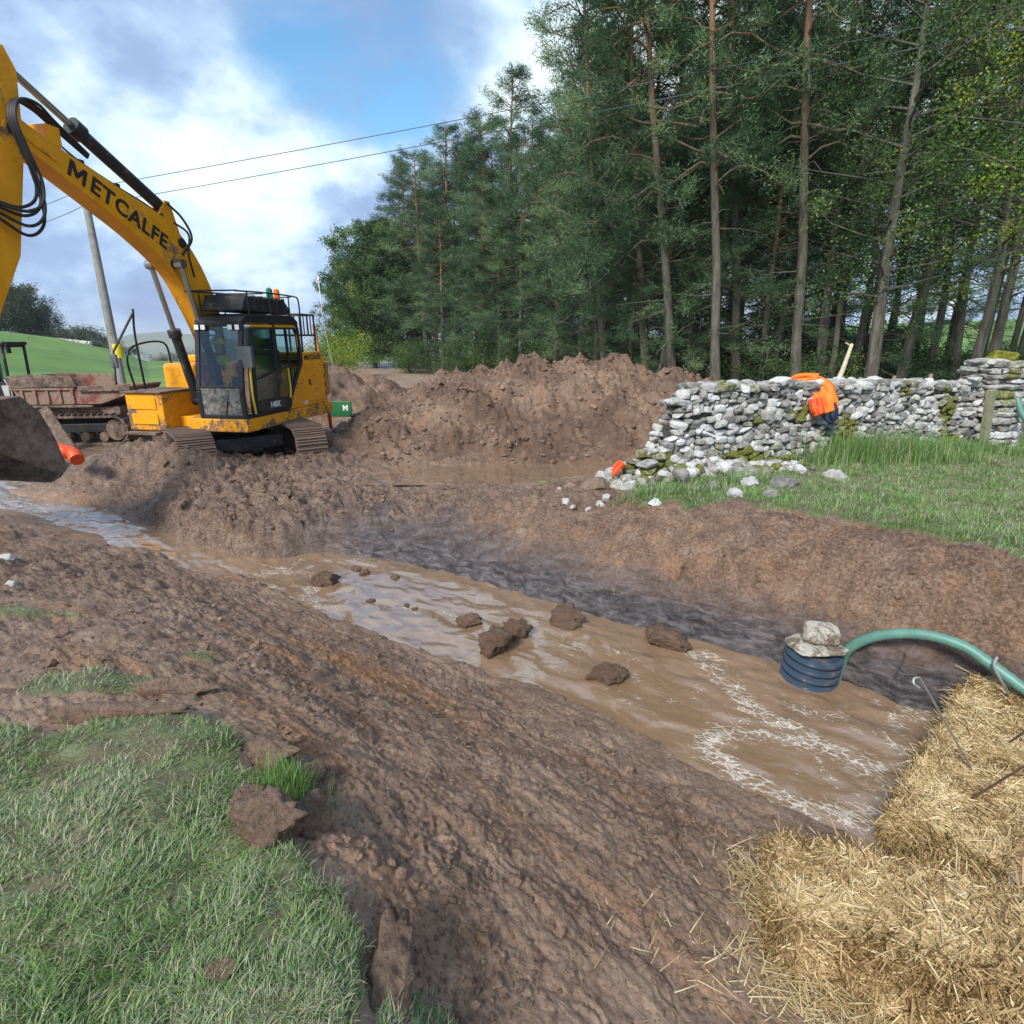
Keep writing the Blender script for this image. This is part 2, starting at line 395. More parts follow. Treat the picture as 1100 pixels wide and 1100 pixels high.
# clay band along the foot of the far bank, in plan
TOE = np.array([P(u, v, WZ)[:2] for u, v in toe])
CHAN = np.array([P(u, v, -2.5-.35*np.clip(u/250, 0, 1))[:2] for u, v in [(-60, 532), (0, 540), (50, 548), (100, 559), (150, 575), (195, 592), (235, 604), (275, 609), (330, 615)]])
NEAR = np.array([P(u, v, WZ)[:2] for u, v in near_edge]+[(2.0, 2.15), (2.6, 1.9)])
def line_dist(x, y, Q):
    d = np.full(x.shape, 1e9)
    for i in range(len(Q)-1):
        ax, ay = Q[i]; ex, ey = Q[i+1]-Q[i]; t = np.clip(((x-ax)*ex+(y-ay)*ey)/(ex*ex+ey*ey), 0, 1)
        d = np.minimum(d, np.hypot(x-ax-t*ex, y-ay-t*ey))
    return d
def toe_dist(x, y):
    d = np.full(x.shape, 1e9)
    for i in range(len(TOE)-1):
        ax, ay = TOE[i]; ex, ey = TOE[i+1]-TOE[i]; t = np.clip(((x-ax)*ex+(y-ay)*ey)/(ex*ex+ey*ey), 0, 1)
        d = np.minimum(d, np.hypot(x-ax-t*ex, y-ay-t*ey))
    return d
DX, DY = .80, -.60      # direction the bucket smeared the bank
def billow(x, y, s, n=3):
    r = 0; a = 1
    for i in range(n): r = r+a*np.abs(perlin(x*2**i, y*2**i, s+i)); a *= .5
    return r
def near_ground(x, y):
    """returns z, rough, grass, dark, rust for points within ~30 m"""
    z, rg = _ev(x, y)
    g = grass_mask(x, y)
    td = toe_dist(x, y)
    al = x*DX+y*DY; ac = x*DY*-1*-1 - y*DX*-1 if False else (x*.60+y*.80)
    wx = x+.12*perlin(x*2, y*2, 70); wy = y+.12*perlin(x*2, y*2, 71)
    lumps = billow(wx*2.1, wy*2.1, 80, 4)-.42
    clods = billow(wx*6.5, wy*6.5, 84, 3)-.42
    fine = billow(x*19, y*19, 88, 3)-.4
    str_ = perlin(al*.9+.3*perlin(x, y, 3), ac*15, 90)*.5+perlin(al*2.2, ac*38, 91)*.35+perlin(al*.35, ac*4.5, 92)
    patch = ss(.08, .5, fbm(al*1.0, ac*2.2, 95, 3))
    pd = polydist(x, y, POOL)+.05*perlin(x*3, y*3, 130)+.03*perlin(x*8, y*8, 131)
    cap = np.where(pd > 0, WZ+.03-np.clip(pd*.9, 0, .3), WZ+.03-pd*2.8)
    bankf = ss(-.02, .25, z-cap)
    z = np.minimum(z, cap)
    under = ss(.12, -.02, z-water_z(x, y))
    mudm = (1-g)*(1-under*.85)
    smooth = 1-ss(.35, .75, rg)
    dz = mudm*(rg*.20*lumps + (rg*.085+.010*patch)*clods + (.006+.020*rg+.014*patch)*fine
               + smooth*((.007+.012*ss(.1,.5,perlin(x*.6,y*.6,140)+.3))*str_+.034*patch*(np.abs(perlin(al*2.5, ac*5, 97))-.25)) + .012*fbm(x*1.3, y*1.3, 99, 3))
    # broken furrows and torn clumps on the smeared bank
    tear = np.abs(perlin(al*1.6, ac*2.3, 101)+.25*perlin(x*6, y*6, 102))
    dz = dz-mudm*smooth*.008*ss(.07, .0, tear)*ss(-.1, .25, perlin(x*1.2, y*1.2, 103))
    dz = dz+mudm*smooth*.006*ss(.12, .05, tear)*ss(.02, .07, tear)*ss(-.1, .25, perlin(x*1.2, y*1.2, 103))
    dz = dz+g*(.028*fbm(x*3, y*3, 110, 3)+.03*(1-under))
    z = z+dz
    r = np.hypot(x, y)
    k = ss(17, 26, r)
    z = z*(1-k)+far_z(x, y)*k
    ned = line_dist(x, y, NEAR)
    cdn = line_dist(x, y, CHAN)+.10*perlin(x*1.6, y*1.6, 150); wz_ = water_z(x, y); z = z-ss(.44, .18, cdn)*np.maximum(0, z-(wz_-.05))
    dark = (.6+.4*ss(.42, .2, z-WZ))*ss(.58, .40, z-WZ+.12*perlin(x*1.8, y*1.8, 120)+.05*perlin(x*9, y*9, 121))*ss(-3.9, -1.8, x)*ss(1.3, .9, td)*ss(-.1, .1, ned-td)*(z > WZ-.1)
    rust = ss(.15, .6, fbm(al*.7, ac*2.6, 125, 4))*.35*smooth
    for u, v, zz_, ra, rc, amp in [(380,710,-2.35,1.1,.16,1.25),(290,690,-2.1,.8,.12,.9),(270,760,-1.85,.5,.12,.9),(330,800,-1.8,.35,.1,.8),(300,870,-1.7,.2,.2,.2),(240,600,-2.6,.8,.25,.6),(640,805,-2.45,.5,.06,.7),(430,720,-2.45,.7,.1,1.0)]:
        p = P(u, v, zz_); a_ = (x-p[0])*DX+(y-p[1])*DY; c_ = (x-p[0])*.6+(y-p[1])*.8
        rust = np.maximum(rust, amp*np.exp(-(a_/ra)**2-(c_/rc)**2)*(.55+.9*np.abs(fbm(al*3, ac*12, 127, 2))))
    for u, v, zz_, ra in [(930,600,-2.05,1.6),(700,570,-2.15,1.2),(560,560,-2.3,1.0),(1060,640,-2.05,1.5),(960,640,-2.2,.35),(600,525,-2.3,.3)]:
        p = P(u, v, zz_); rust = np.maximum(rust, .30*np.exp(-((x-p[0])**2+(y-p[1])**2)/ra**2)*(.35+1.1*np.abs(fbm(x*3, y*3, 128, 3))))
    return z, rg, g, dark, np.clip(rust, 0, 1)
def GZ(x, y):
    s = np.ndim(x) == 0
    z = near_ground(np.atleast_1d(np.asarray(x, float)), np.atleast_1d(np.asarray(y, float)))[0]
    return float(z[0]) if s else z

# ------------------------------------------------------------------ ground mesh: rings of growing size about the viewpoint's feet
QN = QUAL
cy0 = -1.0
rr = [.02,.1,.2,.3,.4,.5]
while rr[-1] < 27: rr.append(rr[-1]*(1+.0044/QN))
while rr[-1] < 6000: rr.append(rr[-1]*1.035)
rr = np.array(rr)
aa = np.radians(np.r_[np.linspace(-180, -60, 70, endpoint=False), np.linspace(-60, 62, int(1180*QN), endpoint=False), np.linspace(62, 180, 70, endpoint=False)])
AA, RR = np.meshgrid(aa, rr)
X = RR*np.sin(AA); Y = cy0+RR*np.cos(AA)
x = X.ravel(); y = Y.ravel()
nearm = np.hypot(x, y) < 28
z = np.empty_like(x); at = np.zeros((4, len(x)))
zz = near_ground(x[nearm], y[nearm])
z[nearm] = zz[0]
for i in range(4): at[i, nearm] = zz[i+1]
z[~nearm] = far_z(x[~nearm], y[~nearm]); at[1, ~nearm] = grass_mask(x[~nearm], y[~nearm])
nr, na = X.shape
idx = np.arange(nr*na).reshape(nr, na)
nx = np.roll(idx, -1, axis=1)
fc = np.stack([idx[:-1], idx[1:], nx[1:], nx[:-1]], -1).reshape(-1, 4)
fc = fc[:, ::-1]
# centre: tiny disc
ctr = len(x)
co = np.c_[x, y, z]
# material
def mud_nodes(n, rough_a=None, dark=None, rust=None):
    p = n.pos()
    big = n.noise(.8, 5, .6, p, .3); mid = n.noise(5, 6, .65, p, .5); fine = n.noise(38, 6, .7, p); grit = n.noise(160, 3, .7, p)
    st = n.noise(1, 6, .7, n.mapping(n.mapping(p, rot=(0, 0, math.atan2(.6, .8))), scale=(1.6, 17, 8)), .2)
    base = n.ramp(n.math('ADD', n.math('MULTIPLY', big, .5), n.math('MULTIPLY', mid, .5)),
                  [(.36, (.165, .094, .056)), (.46, (.26, .162, .104)), (.55, (.33, .218, .145)), (.66, (.41, .29, .205))])
    base = n.mix(n.mapr(st, .42, .62, 0, .28), base, (.15, .088, .060))
    if rough_a is not None: base = n.mix(n.mapr(rough_a, .12, .75, 0, .80), base, n.ramp(n.math('ADD', n.math('MULTIPLY', mid, .5), n.math('MULTIPLY', fine, .5)), [(.38, (.045, .024, .015)), (.5, (.135, .080, .052)), (.60, (.27, .19, .14))]))  # rough mud coloured darker, which also paints shade on the steep far bank
    base = n.mix(n.mapr(fine, .5, .72, 0, .6), base, (.36, .26, .19))
    if rough_a is not None: base = n.mix(n.mapr(rough_a, .02, .16, .65, 0), base, n.ramp(big, [(.35, (.31, .215, .16)), (.65, (.44, .325, .255))]))
    base = n.mix(n.mapr(fine, .48, .34, 0, .72), base, (.05, .028, .018))  # dark pits painted into the colour as crevice shade
    if rust is not None:
        base = n.mix(n.math('MULTIPLY', n.mapr(rust, .08, .8), n.mapr(mid, .35, .6)), base, n.ramp(fine, [(.35, (.2, .085, .03)), (.65, (.42, .19, .06))]))
    if dark is not None:
        dk = n.ramp(n.noise(1, 6, .7, n.mapping(p, scale=(5, 5, 17)), .5), [(.36, (.022, .020, .022)), (.5, (.075, .065, .068)), (.64, (.17, .15, .155))])
        base = n.mix(dark, base, dk)
    rgh = n.mapr(n.noise(3.3, 5, .6, p), .35, .65, .34, .68)
    h = n.math('ADD', n.math('MULTIPLY', n.noise(14, 8, .72, p, .4), 1.0), n.math('MULTIPLY', n.noise(75, 5, .7, p), .35))
    h = n.math('ADD', h, n.math('MULTIPLY', st, .9))
    if rough_a is not None:
        hs = n.math('ADD', n.math('MULTIPLY', n.noise(1, 8, .7, n.mapping(n.mapping(p, rot=(0, 0, math.atan2(.6, .8))), scale=(8, 20, 14)), .3), .30), n.math('MULTIPLY', n.noise(60, 5, .75, p), .30))
        kk = n.mapr(rough_a, .05, .35); h = n.math('ADD', n.math('MULTIPLY', h, kk), n.math('MULTIPLY', hs, n.math('SUBTRACT', 1, kk)))
    return base, rgh, h
def ground_material():
    n = NT('mud_and_turf')
    g = n.attr('grass'); dk = n.attr('dark'); ru = n.attr('rust')
    ro = n.attr('rough'); base, rgh, h = mud_nodes(n, ro, dk, ru)
    p = n.pos()
    gr = n.ramp(n.noise(1.3, 8, .75, p, .5), [(.35, (.10, .115, .05)), (.5, (.15, .175, .075)), (.65, (.23, .24, .12))])
    farc = n.ramp(n.noise(.09, 6, .7, p, .5), [(.35, (.06, .125, .025)), (.5, (.105, .20, .04)), (.65, (.17, .26, .065))])
    ln = n.n('ShaderNodeVectorMath', operation='LENGTH'); n.l(p, ln.inputs[0])
    kf = n.mapr(ln.outputs['Value'], 14, 28)
    near_t = n.mix(n.mapr(n.noise(9, 5, .7, p), .45, .6), gr, (.15, .115, .07))
    gc = n.mix(kf, near_t, farc)
    # last year's straw colour in the near turf
    col = n.mix(n.mapr(g, .25, .75), base, gc)
    return n.set(color=col, rough=n.mix(g, rgh, (.9, .9, .9)), normal=n.bump(h, .9, .04), spec=.5)
GM = ground_material()
gobj = np_mesh('ground', co, fc, GM, attrs={'rough': at[0], 'grass': at[1], 'dark': at[2], 'rust': at[3]})
tag(gobj, kind='structure')
# ------------------------------------------------------------------ water
def water_sheet(name, x0, x1, y0, y1, step, zf, foamf=None, rip=1.0):
    xs = np.arange(x0, x1, step); ys = np.arange(y0, y1, step)
    Xg, Yg = np.meshgrid(xs, ys); x = Xg.ravel(); y = Yg.ravel()
    gz, _, g, _, _ = near_ground(x, y); z = zf(x, y)
    wet = (z > gz-.05) & (g < .3)
    z0 = z.copy()
    al = x*DX+y*DY; ac = x*.6+y*.8
    wx = al+.15*perlin(al*2, ac*2, 200); wy = ac+.10*perlin(al*2.5, ac*2.5, 201)
    z = z+rip*(.014*perlin(wx*2.0, wy*4, 202)+.012*perlin(wx*4, wy*8, 203)+.003*perlin(wx*10, wy*16, 204))
    foam = np.zeros_like(x) if foamf is None else foamf(x, y)
    z = z+foam*.008*np.abs(perlin(x*14, y*14, 205))
    nx_ = len(xs); ny_ = len(ys); W = wet.reshape(ny_, nx_); idx = np.arange(nx_*ny_).reshape(ny_, nx_)
    m = W[:-1, :-1] | W[1:, :-1] | W[:-1, 1:] | W[1:, 1:]
    f = np.stack([idx[:-1, :-1], idx[:-1, 1:], idx[1:, 1:], idx[1:, :-1]], -1)[m]
    used, inv = np.unique(f.ravel(), return_inverse=True)
    return np_mesh(name, np.c_[x, y, z][used], inv.reshape(-1, 4), WATERM, attrs={'foam': foam[used]})
def foam_field(x, y):
    f = np.zeros_like(x)
    def line(px, w, a, z=WZ):
        nonlocal f
        q = [P(u, v, z)[:2] for u, v in px]
        for i in range(len(q)-1):
            ax, ay = q[i]; ex, ey = q[i+1]-q[i]; t = np.clip(((x-ax)*ex+(y-ay)*ey)/(ex*ex+ey*ey), 0, 1)
            d = np.hypot(x-ax-t*ex, y-ay-t*ey); d = d+.05*perlin(x*5, y*5, 210)+.03*perlin(x*13, y*13, 211); f = np.maximum(f, a*np.exp(-(d/(w*1.35))**2)*(.75+.5*perlin(x*4, y*4, 212)))
    line([(755,703),(775,725),(800,750),(830,770),(870,790),(910,815),(935,830)], .11, .95)
    line([(762,800),(775,782),(810,785),(850,795),(900,815),(945,828)], .10, .85)
    line([(765,805),(790,830),(830,850),(880,870),(930,880)], .11, 1)
    line([(830,762),(880,765),(925,775),(950,790)], .14, .55)
    line([(985,765),(965,775),(940,760),(960,800)], .10, .7)
    line([(910,840),(940,850),(930,870)], .2, .55)
    line([(262,618),(300,612),(345,620),(330,640),(350,655)], .10, .75)
    line([(290,605),(340,600),(400,602)], .1, .5)
    line([(400,640),(470,660),(540,655),(600,668)], .16, .36)
    line([(600,690),(680,700),(700,730),(740,745),(690,760)], .16, .36)
    line([(-10,535),(40,552),(100,562),(140,575)], .12, .6, -2.6)
    line([(0,545),(60,556)], .3, .6, -2.5)
    return f
def water_material():
    n = NT('muddy_water'); p = n.pos(); fo = n.attr('foam')
    rot = n.mapping(p, rot=(0, 0, math.atan2(.6, .8)))
    dist = n.noise(1, 5, .6, n.mapping(rot, scale=(3.5, 8, 4)), 1.6)
    web = n.voro(1, n.mapping(n.mix(.12, rot, n.n('ShaderNodeTexNoise').outputs['Color'], 'ADD'), scale=(13, 26, 10)), 'DISTANCE_TO_EDGE')
    edge = n.mapr(web, .0, .16, 1, 0)
    bub = n.noise(60, 4, .8, p)
    k = n.math('ADD', n.math('MULTIPLY', fo, .58), n.math('MULTIPLY', n.mapr(dist, .3, .7), .5))
    k = n.math('ADD', k, n.math('MULTIPLY', edge, .34)); k = n.math('ADD', k, n.math('MULTIPLY', bub, .12))
    k = n.math('MULTIPLY', n.mapr(k, .77, .97), n.mapr(bub, .36, .52, .15, .95))
    body = n.ramp(n.noise(2.0, 5, .6, n.mapping(rot, scale=(1, 2.6, 1)), .8), [(.35, (.215, .132, .074)), (.52, (.245, .155, .09)), (.68, (.28, .185, .115))])
    body = n.mix(n.mapr(dist, .55, .75, 0, .2), body, (.33, .26, .20))
    wv = n.noise(1, 3, .5, n.mapping(rot, scale=(4.5, 7.5, 6)), .5)
    h = n.math('ADD', n.math('MULTIPLY', wv, 1.3), n.math('MULTIPLY', k, .35))
    return n.set(color=n.mix(k, body, (.60, .54, .44)), rough=n.mapr(k, 0, 1, .04, .5), normal=n.bump(h, .55, .022), spec=1.0, coat=n.mapr(k, 0, 1, 1, 0))
WATERM = water_material()
pool = water_sheet('water', -9.6, 4.4, 1.3, 10.2, .03, water_z, foam_field)
tag(pool, kind='structure')
pud = water_sheet('puddle_water', -3.6, 2.9, 9.6, 12.6, .04, lambda x, y: np.full_like(x, -2.385), None, .3)
tag(pud, kind='structure')

# ------------------------------------------------------------------ spoil heaps
def heap(name, x0, x1, y0, y1, prof, step, seed, label):
    xs = np.arange(x0, x1, step); ys = np.arange(y0, y1, step)
    Xg, Yg = np.meshgrid(xs, ys); x = Xg.ravel(); y = Yg.ravel()
    k = prof(x+.25*perlin(x*.9, y*.9, seed), y+.25*perlin(x*.9, y*.9, seed+1))
    wx = x+.15*perlin(x*1.7, y*1.7, seed+2); wy = y+.15*perlin(x*1.7, y*1.7, seed+3)
    a = (x*.8-y*.6); b = (x*.6+y*.8)
    n_ = .46*(billow(wx*1.0, wy*1.2, seed+4, 4)-.42)+.13*(billow(wx*4.2, wy*4.2, seed+8, 3)-.4)+.045*(billow(x*12, y*12, seed+11, 2)-.3)+.02*perlin(b*7, a*1.2, seed+13)
    z = -2.42+k*.93+(n_-.05)*np.clip(k*2+.1, 0, 1)
    idx = np.arange(len(x)).reshape(len(ys), len(xs)); W = (k > -.12).reshape(idx.shape)
    m_ = W[:-1, :-1] & W[1:, :-1] & W[:-1, 1:] & W[1:, 1:]
    f = np.stack([idx[:-1, :-1], idx[:-1, 1:], idx[1:, 1:], idx[1:, :-1]], -1)[m_]
    used, inv = np.unique(f.ravel(), return_inverse=True)
    rust = ss(.1, .6, fbm(x*1.1, y*1.1, seed+20, 4))*.28
    o = np_mesh(name, np.c_[x, y, z][used], inv.reshape(-1, 4), HEAPM, attrs={'rust': rust[used]})
    return tag(o, label, 'soil heap')
def heap_material():
    n = NT('heaped_soil'); b, r, h = mud_nodes(n, None, None, n.attr('rust'))
    k = n.mapr(n.math('ADD', n.math('MULTIPLY', n.noise(.8, 4, .6, n.pos()), .5), n.math('MULTIPLY', n.noise(7, 6, .7, n.pos()), .5)), .42, .58, .92, .15)
    return n.set(color=n.mix(k, b, (.105, .062, .042)), rough=r, normal=n.bump(h, .8, .05), spec=.4)
HEAPM = heap_material()
HX = np.array([-5.2, -3.9, -2.9, -1.4, .2, 2.0, 3.6, 4.8, 6.0])
HH = []
for u, v in [(338,475),(385,448),(432,424),(490,396),(560,385),(640,384),(710,394),(755,404),(800,428)]:
    p = ray(u, v); p = p*(14.4/p[1]); HH.append((p[0], max(.05, p[2]+2.42)))
HH = np.array(HH)
def prof1(x, y):
    top = np.interp(x, HH[:, 0], HH[:, 1], left=-.2, right=-.2)
    yf = np.interp(x, [-4.5, -3, -1.5, 0, 2.6, 5], [11.6, 11.1, 11.2, 11.4, 11.5, 11.8])
    fr = np.clip((y-yf)/(14.3-yf), -.2, 1); bk = np.clip((18.6-y)/3.4, -.2, 1)
    q = np.minimum(fr, bk); return top*np.where(q > 0, np.sin(np.clip(q, 0, 1)*PI/2)**1.15, q)-.02
heap('spoil_heap', -5.4, 6.2, 11, 19, prof1, .035, 300, 'large heap of churned brown soil in front of the pines')
def prof2(x, y):
    t_ = ((x+7.6)/4.4)**2+((y-20.6)/2.9)**2
    return 1.62*np.clip(1-t_, -.1, 1)**.7 if False else 1.62*np.where(t_ < 1, np.sqrt(np.clip(1-t_, 0, 1)), -.2*(t_-1))
heap('spoil_heap', -12.4, -2.8, 17.2, 24, prof2, .07, 340, 'lower heap of brown soil behind the yellow excavator')

# ------------------------------------------------------------------ crumbs of soil (uncountable)
def rock_proto(seed, sub=2, rough=.25, flat=.7):
    import bmesh
    bm = bmesh.new(); bmesh.ops.create_icosphere(bm, subdivisions=sub, radius=1)
    v = np.array([q.co[:] for q in bm.verts]); f = np.array([[q.index for q in p.verts] for p in bm.faces]); bm.free()
    rs = np.random.default_rng(seed)
    # chop with random planes for facets
    for k in range(9):
        d = rs.normal(size=3); d /= np.linalg.norm(d); o = rs.uniform(.55, .85)
        s = v@d; v = v-np.outer(np.clip(s-o, 0, None), d)*.92
    n = perlin(v[:, 0]*1.7+seed, v[:, 1]*1.7+v[:, 2]*2.3, seed)+.5*perlin(v[:, 0]*4+v[:, 2]*3, v[:, 1]*4+seed, seed+1)
    v = v*(1+rough*n)[:, None]; v[:, 2] *= flat
    return v, f
def scatter(name, pts, sizes, mat, label=None, cat=None, kind=None, sub=1, protos=6, flat=.7, rough=.3, attrs=None, seed=0, parent=None):
    rs = np.random.default_rng(seed); pr = [rock_proto(seed*10+i, sub, rough, flat) for i in range(protos)]
    V = []; Fc = []; T = []; n = 0
    for p, s in zip(pts, sizes):
        v, f = pr[rs.integers(protos)]; a = rs.uniform(0, 2*PI); tl = rs.normal(0, .35)
        c_, s_ = math.cos(a), math.sin(a); v = v*np.array([1, rs.uniform(.6, 1), rs.uniform(.7, 1.1)])
        v = v@np.array([[1, 0, 0], [0, math.cos(tl), -math.sin(tl)], [0, math.sin(tl), math.cos(tl)]])
        v = v@np.array([[c_, s_, 0], [-s_, c_, 0], [0, 0, 1]])*s+np.asarray(p); V.append(v); Fc.append(f+n); n += len(v); T.append(np.full(len(v), rs.random()))
    o = np_mesh(name, np.concatenate(V), np.concatenate(Fc), mat, parent=parent, smooth=False, attrs={'tint': np.concatenate(T)})
    return tag(o, label, cat, None, kind)
def crumb_material():
    n = NT('soil_crumbs'); b, r, h = mud_nodes(n); t_ = n.attr('tint')
    return n.set(color=n.mix(n.mapr(t_, 0, 1, 0, .75), b, (.085, .050, .034)), rough=r, normal=n.bump(h, .8, .03))
CRM = crumb_material()
rs = np.random.default_rng(11)
N = 16000
rad = .9*np.exp(rs.random(N)*math.log(13/.9)); an = np.radians(rs.uniform(-50, 48, N))
x = rad*np.sin(an); y = rad*np.cos(an)
z, rg, g, dk, ru = near_ground(x, y)
cl_ = fbm(x*1.6, y*1.6, 400, 3)
keep = (g < .4) & (z > water_z(x, y)+.01) & (rs.random(N) < np.clip(.03+rg*.6+ss(0, .5, cl_)*.75, 0, 1)) & ~((y > 11.3) & (x > -5) & (x < 6))
x, y, z, rg = x[keep], y[keep], z[keep], rg[keep]
sz = np.clip(rs.lognormal(math.log(.007), .6, len(x)), .004, .035)*(1+rg*rg*2.6)
scatter('soil_crumbs', np.c_[x, y, z+sz*.25], sz, CRM, kind='stuff', label='loose crumbs and clods of brown soil', seed=2)

rs = np.random.default_rng(12); hp_ = bpy.data.objects['spoil_heap']; vv = np.empty(len(hp_.data.vertices)*3, np.float32); hp_.data.vertices.foreach_get('co', vv); vv = vv.reshape(-1, 3)
sel = rs.choice(len(vv), 7500); q = vv[sel]; q = q[q[:, 1] < 15.5]; sz = np.clip(rs.lognormal(math.log(.026), .6, len(q)), .01, .12)
scatter('soil_crumbs', q+np.array([0, -.01, 0]), sz, CRM, kind='stuff', label='clods lying over the face of the large soil heap', seed=4)
# ------------------------------------------------------------------ grass
def blades(name, bx, by, length, width, tint, seed, lean=1.0, swirl=None, label=None, z=None, stiff=.5, lie=False, mat=None):
    rs = np.random.default_rng(seed); n = len(bx)
    if z is None: z = GZ(bx, by)
    a = rs.uniform(0, 2*PI, n) if swirl is None else swirl+rs.normal(0, 1.5, n)
    le = np.abs(rs.normal(lean, .35, n)); le = np.clip(le, .1, 1.5)
    dx, dy = np.cos(a), np.sin(a)
    # side vector with random twist
    sx, sy = -dy, dx
    co = []; segs = 4
    px, py, pz = bx.copy(), by.copy(), z-.008
    L_ = length/segs
    for k in range(segs+1):
        w_ = width*(1-(k/segs)**1.6)*.5+.0002
        co.append(np.stack([px-sx*w_, py-sy*w_, pz], -1)); co.append(np.stack([px+sx*w_, py+sy*w_, pz], -1))
        th_ = le*(.35+stiff*1.6*k/segs); th_ = np.clip(th_, 0, 1.75) if not lie else 1.5+.0*le+rs.normal(0, .05, n)
        px = px+dx*np.sin(th_)*L_; py = py+dy*np.sin(th_)*L_; pz = pz+np.cos(th_)*L_
    co = np.stack(co, 1)  # n, 2(segs+1), 3
    k2 = 2*(segs+1); base = (np.arange(n)*k2)[:, None, None]
    f = np.array([[2*k, 2*k+1, 2*k+3, 2*k+2] for k in range(segs)])[None]+base
    T = np.repeat(tint, k2, axis=0)
    o = np_mesh(name, co.reshape(-1, 3), f.reshape(-1, 4), mat or GRM, attrs={'tint': T})
    return tag(o, label, None, None, 'stuff')
def grass_material():
    n = NT('grass_blades'); t_ = n.attr('tint', 'Color')
    n.set(color=t_, rough=.55, spec=.3)
    tr = n.n('ShaderNodeBsdfTranslucent'); n.l(t_, tr.inputs[0]); mx_ = n.n('ShaderNodeMixShader'); mx_.inputs[0].default_value = .3
    n.l(n.b.outputs[0], mx_.inputs[1]); n.l(tr.outputs[0], mx_.inputs[2]); n.l(mx_.outputs[0], n.out.inputs[0]); return n.m
GRM = grass_material()
def gcol(rs, n, x, y, dry=.3):
    green = np.array([.155, .255, .085]); lime = np.array([.17, .29, .055]); dark = np.array([.095, .165, .055]); straw = np.array([.38, .35, .23]); pale = np.array([.26, .32, .19])
    k = rs.random(n); c_ = np.where((k < .45)[:, None], green, np.where((k < .7)[:, None], lime, dark))
    d = fbm(x*1.5, y*1.5, 500, 3)*.35+dry
    s = rs.random(n) < d; c_ = np.where(s[:, None], np.where((rs.random(n) < .5)[:, None], straw, pale), c_)
    return c_*rs.uniform(.85, 1.5, (n, 1))
def lawn(name, N, r0, r1, a0, a1, lw, ln, seed, label, dry, region, lean):
    rs = np.random.default_rng(seed)
    rad = r0*np.exp(rs.random(N)*math.log(r1/r0)) if r0 > 0 else r1*np.sqrt(rs.random(N))
    an = np.radians(rs.uniform(a0, a1, N)); x = rad*np.sin(an); y = rad*np.cos(an)
    g = grass_mask(x, y); tuft = fbm(x*5, y*5, 510, 2)
    keep = (rs.random(N) < g*(.72+tuft)) & region(x, y)
    x, y = x[keep], y[keep]; n = len(x); r = np.hypot(x, y)
    sw = perlin(x*1.1, y*1.1, 520)*6+perlin(x*3.7, y*3.7, 521)*4
    le = ln*rs.lognormal(0, .35, n)*(1+.5*np.clip(fbm(x*2.2, y*2.2, 530, 2), -.6, 1))
    return blades(name, x, y, le, lw*rs.uniform(.6, 1.3, n)*(.7+.16*r), gcol(rs, n, x, y, dry), seed+1, lean, sw, label)
lawn('grass', 340000, 1.0, 9, -62, 12, .0034, .031, 21, 'matted green and straw coloured grass on the near left bank', .54, lambda x, y: (x < 1.0) & (y < 9) & ~((y > 5.5) & (x > -3)), 1.3)
lawn('grass', 260000, 5.2, 19, 8, 62, .0035, .052, 31, 'short green grass between the trench lip and the dry stone wall', .26, lambda x, y: x > 1.2, 1.0)
# rank clump at the foot of the wall and thin tufts
rs = np.random.default_rng(77)
def tuft_area(cx, cy, sx, sy, n, ln, lean, seed, label, dry=.1, w=.009):
    x = rs.normal(cx, sx, n); y = rs.normal(cy, sy, n)
    return blades('tall_grass', x, y, ln*rs.lognormal(0, .3, n), np.full(n, w), gcol(rs, n, x, y, dry)*1.05, seed, lean, None, label)
p = P(935, 500, -1.93); tuft_area(p[0]+.1, p[1]+.05, .55, .22, 5200, .34, .55, 41, 'rank tuft of long green grass against the foot of the wall')
p = P(1000, 492, -1.93); tuft_area(p[0], p[1]+.25, .9, .16, 3600, .22, .6, 45, 'fringe of longer grass along the right half of the wall foot')
p = P(720, 535, -1.88); tuft_area(p[0], p[1], .28, .10, 1500, .15, 1.0, 42, 'ragged grass tuft hanging over the trench lip below the rubble', .25, .007)
p = P(770, 520, -1.88); tuft_area(p[0], p[1]+.1, .35, .12, 1500, .16, .8, 43, 'thin grass growing among the fallen wall stones', .2, .007)
p = P(308, 850, -1.70); tuft_area(p[0], p[1], .055, .07, 900, .085, .6, 44, 'small bright green grass tuft alone in the torn mud', .05, .003)
# straw litter on the smeared bank
N = 4200
x = rs.uniform(-.6, 2.4, N); y = rs.uniform(1.1, 4.2, N)
prob = np.exp(-((x-1.0)**2+(y-1.9)**2)/.42)+.10
z, rg, g, dk, ru = near_ground(x, y); keep = (rs.random(N) < prob*.5) & (g < .5) & (z > WZ+.02)
x, y, z = x[keep], y[keep], z[keep]; n = len(x)
strawc = np.array([.36, .28, .15])*rs.uniform(.5, 1.25, (n, 1))
o = blades('straw_litter', x, y, rs.lognormal(math.log(.05), .5, n), np.full(n, .0035), strawc, 48, 1.5, rs.uniform(0, 6.28, n), 'broken straw stalks lying on the wet mud', z+.012, .0, lie=True)
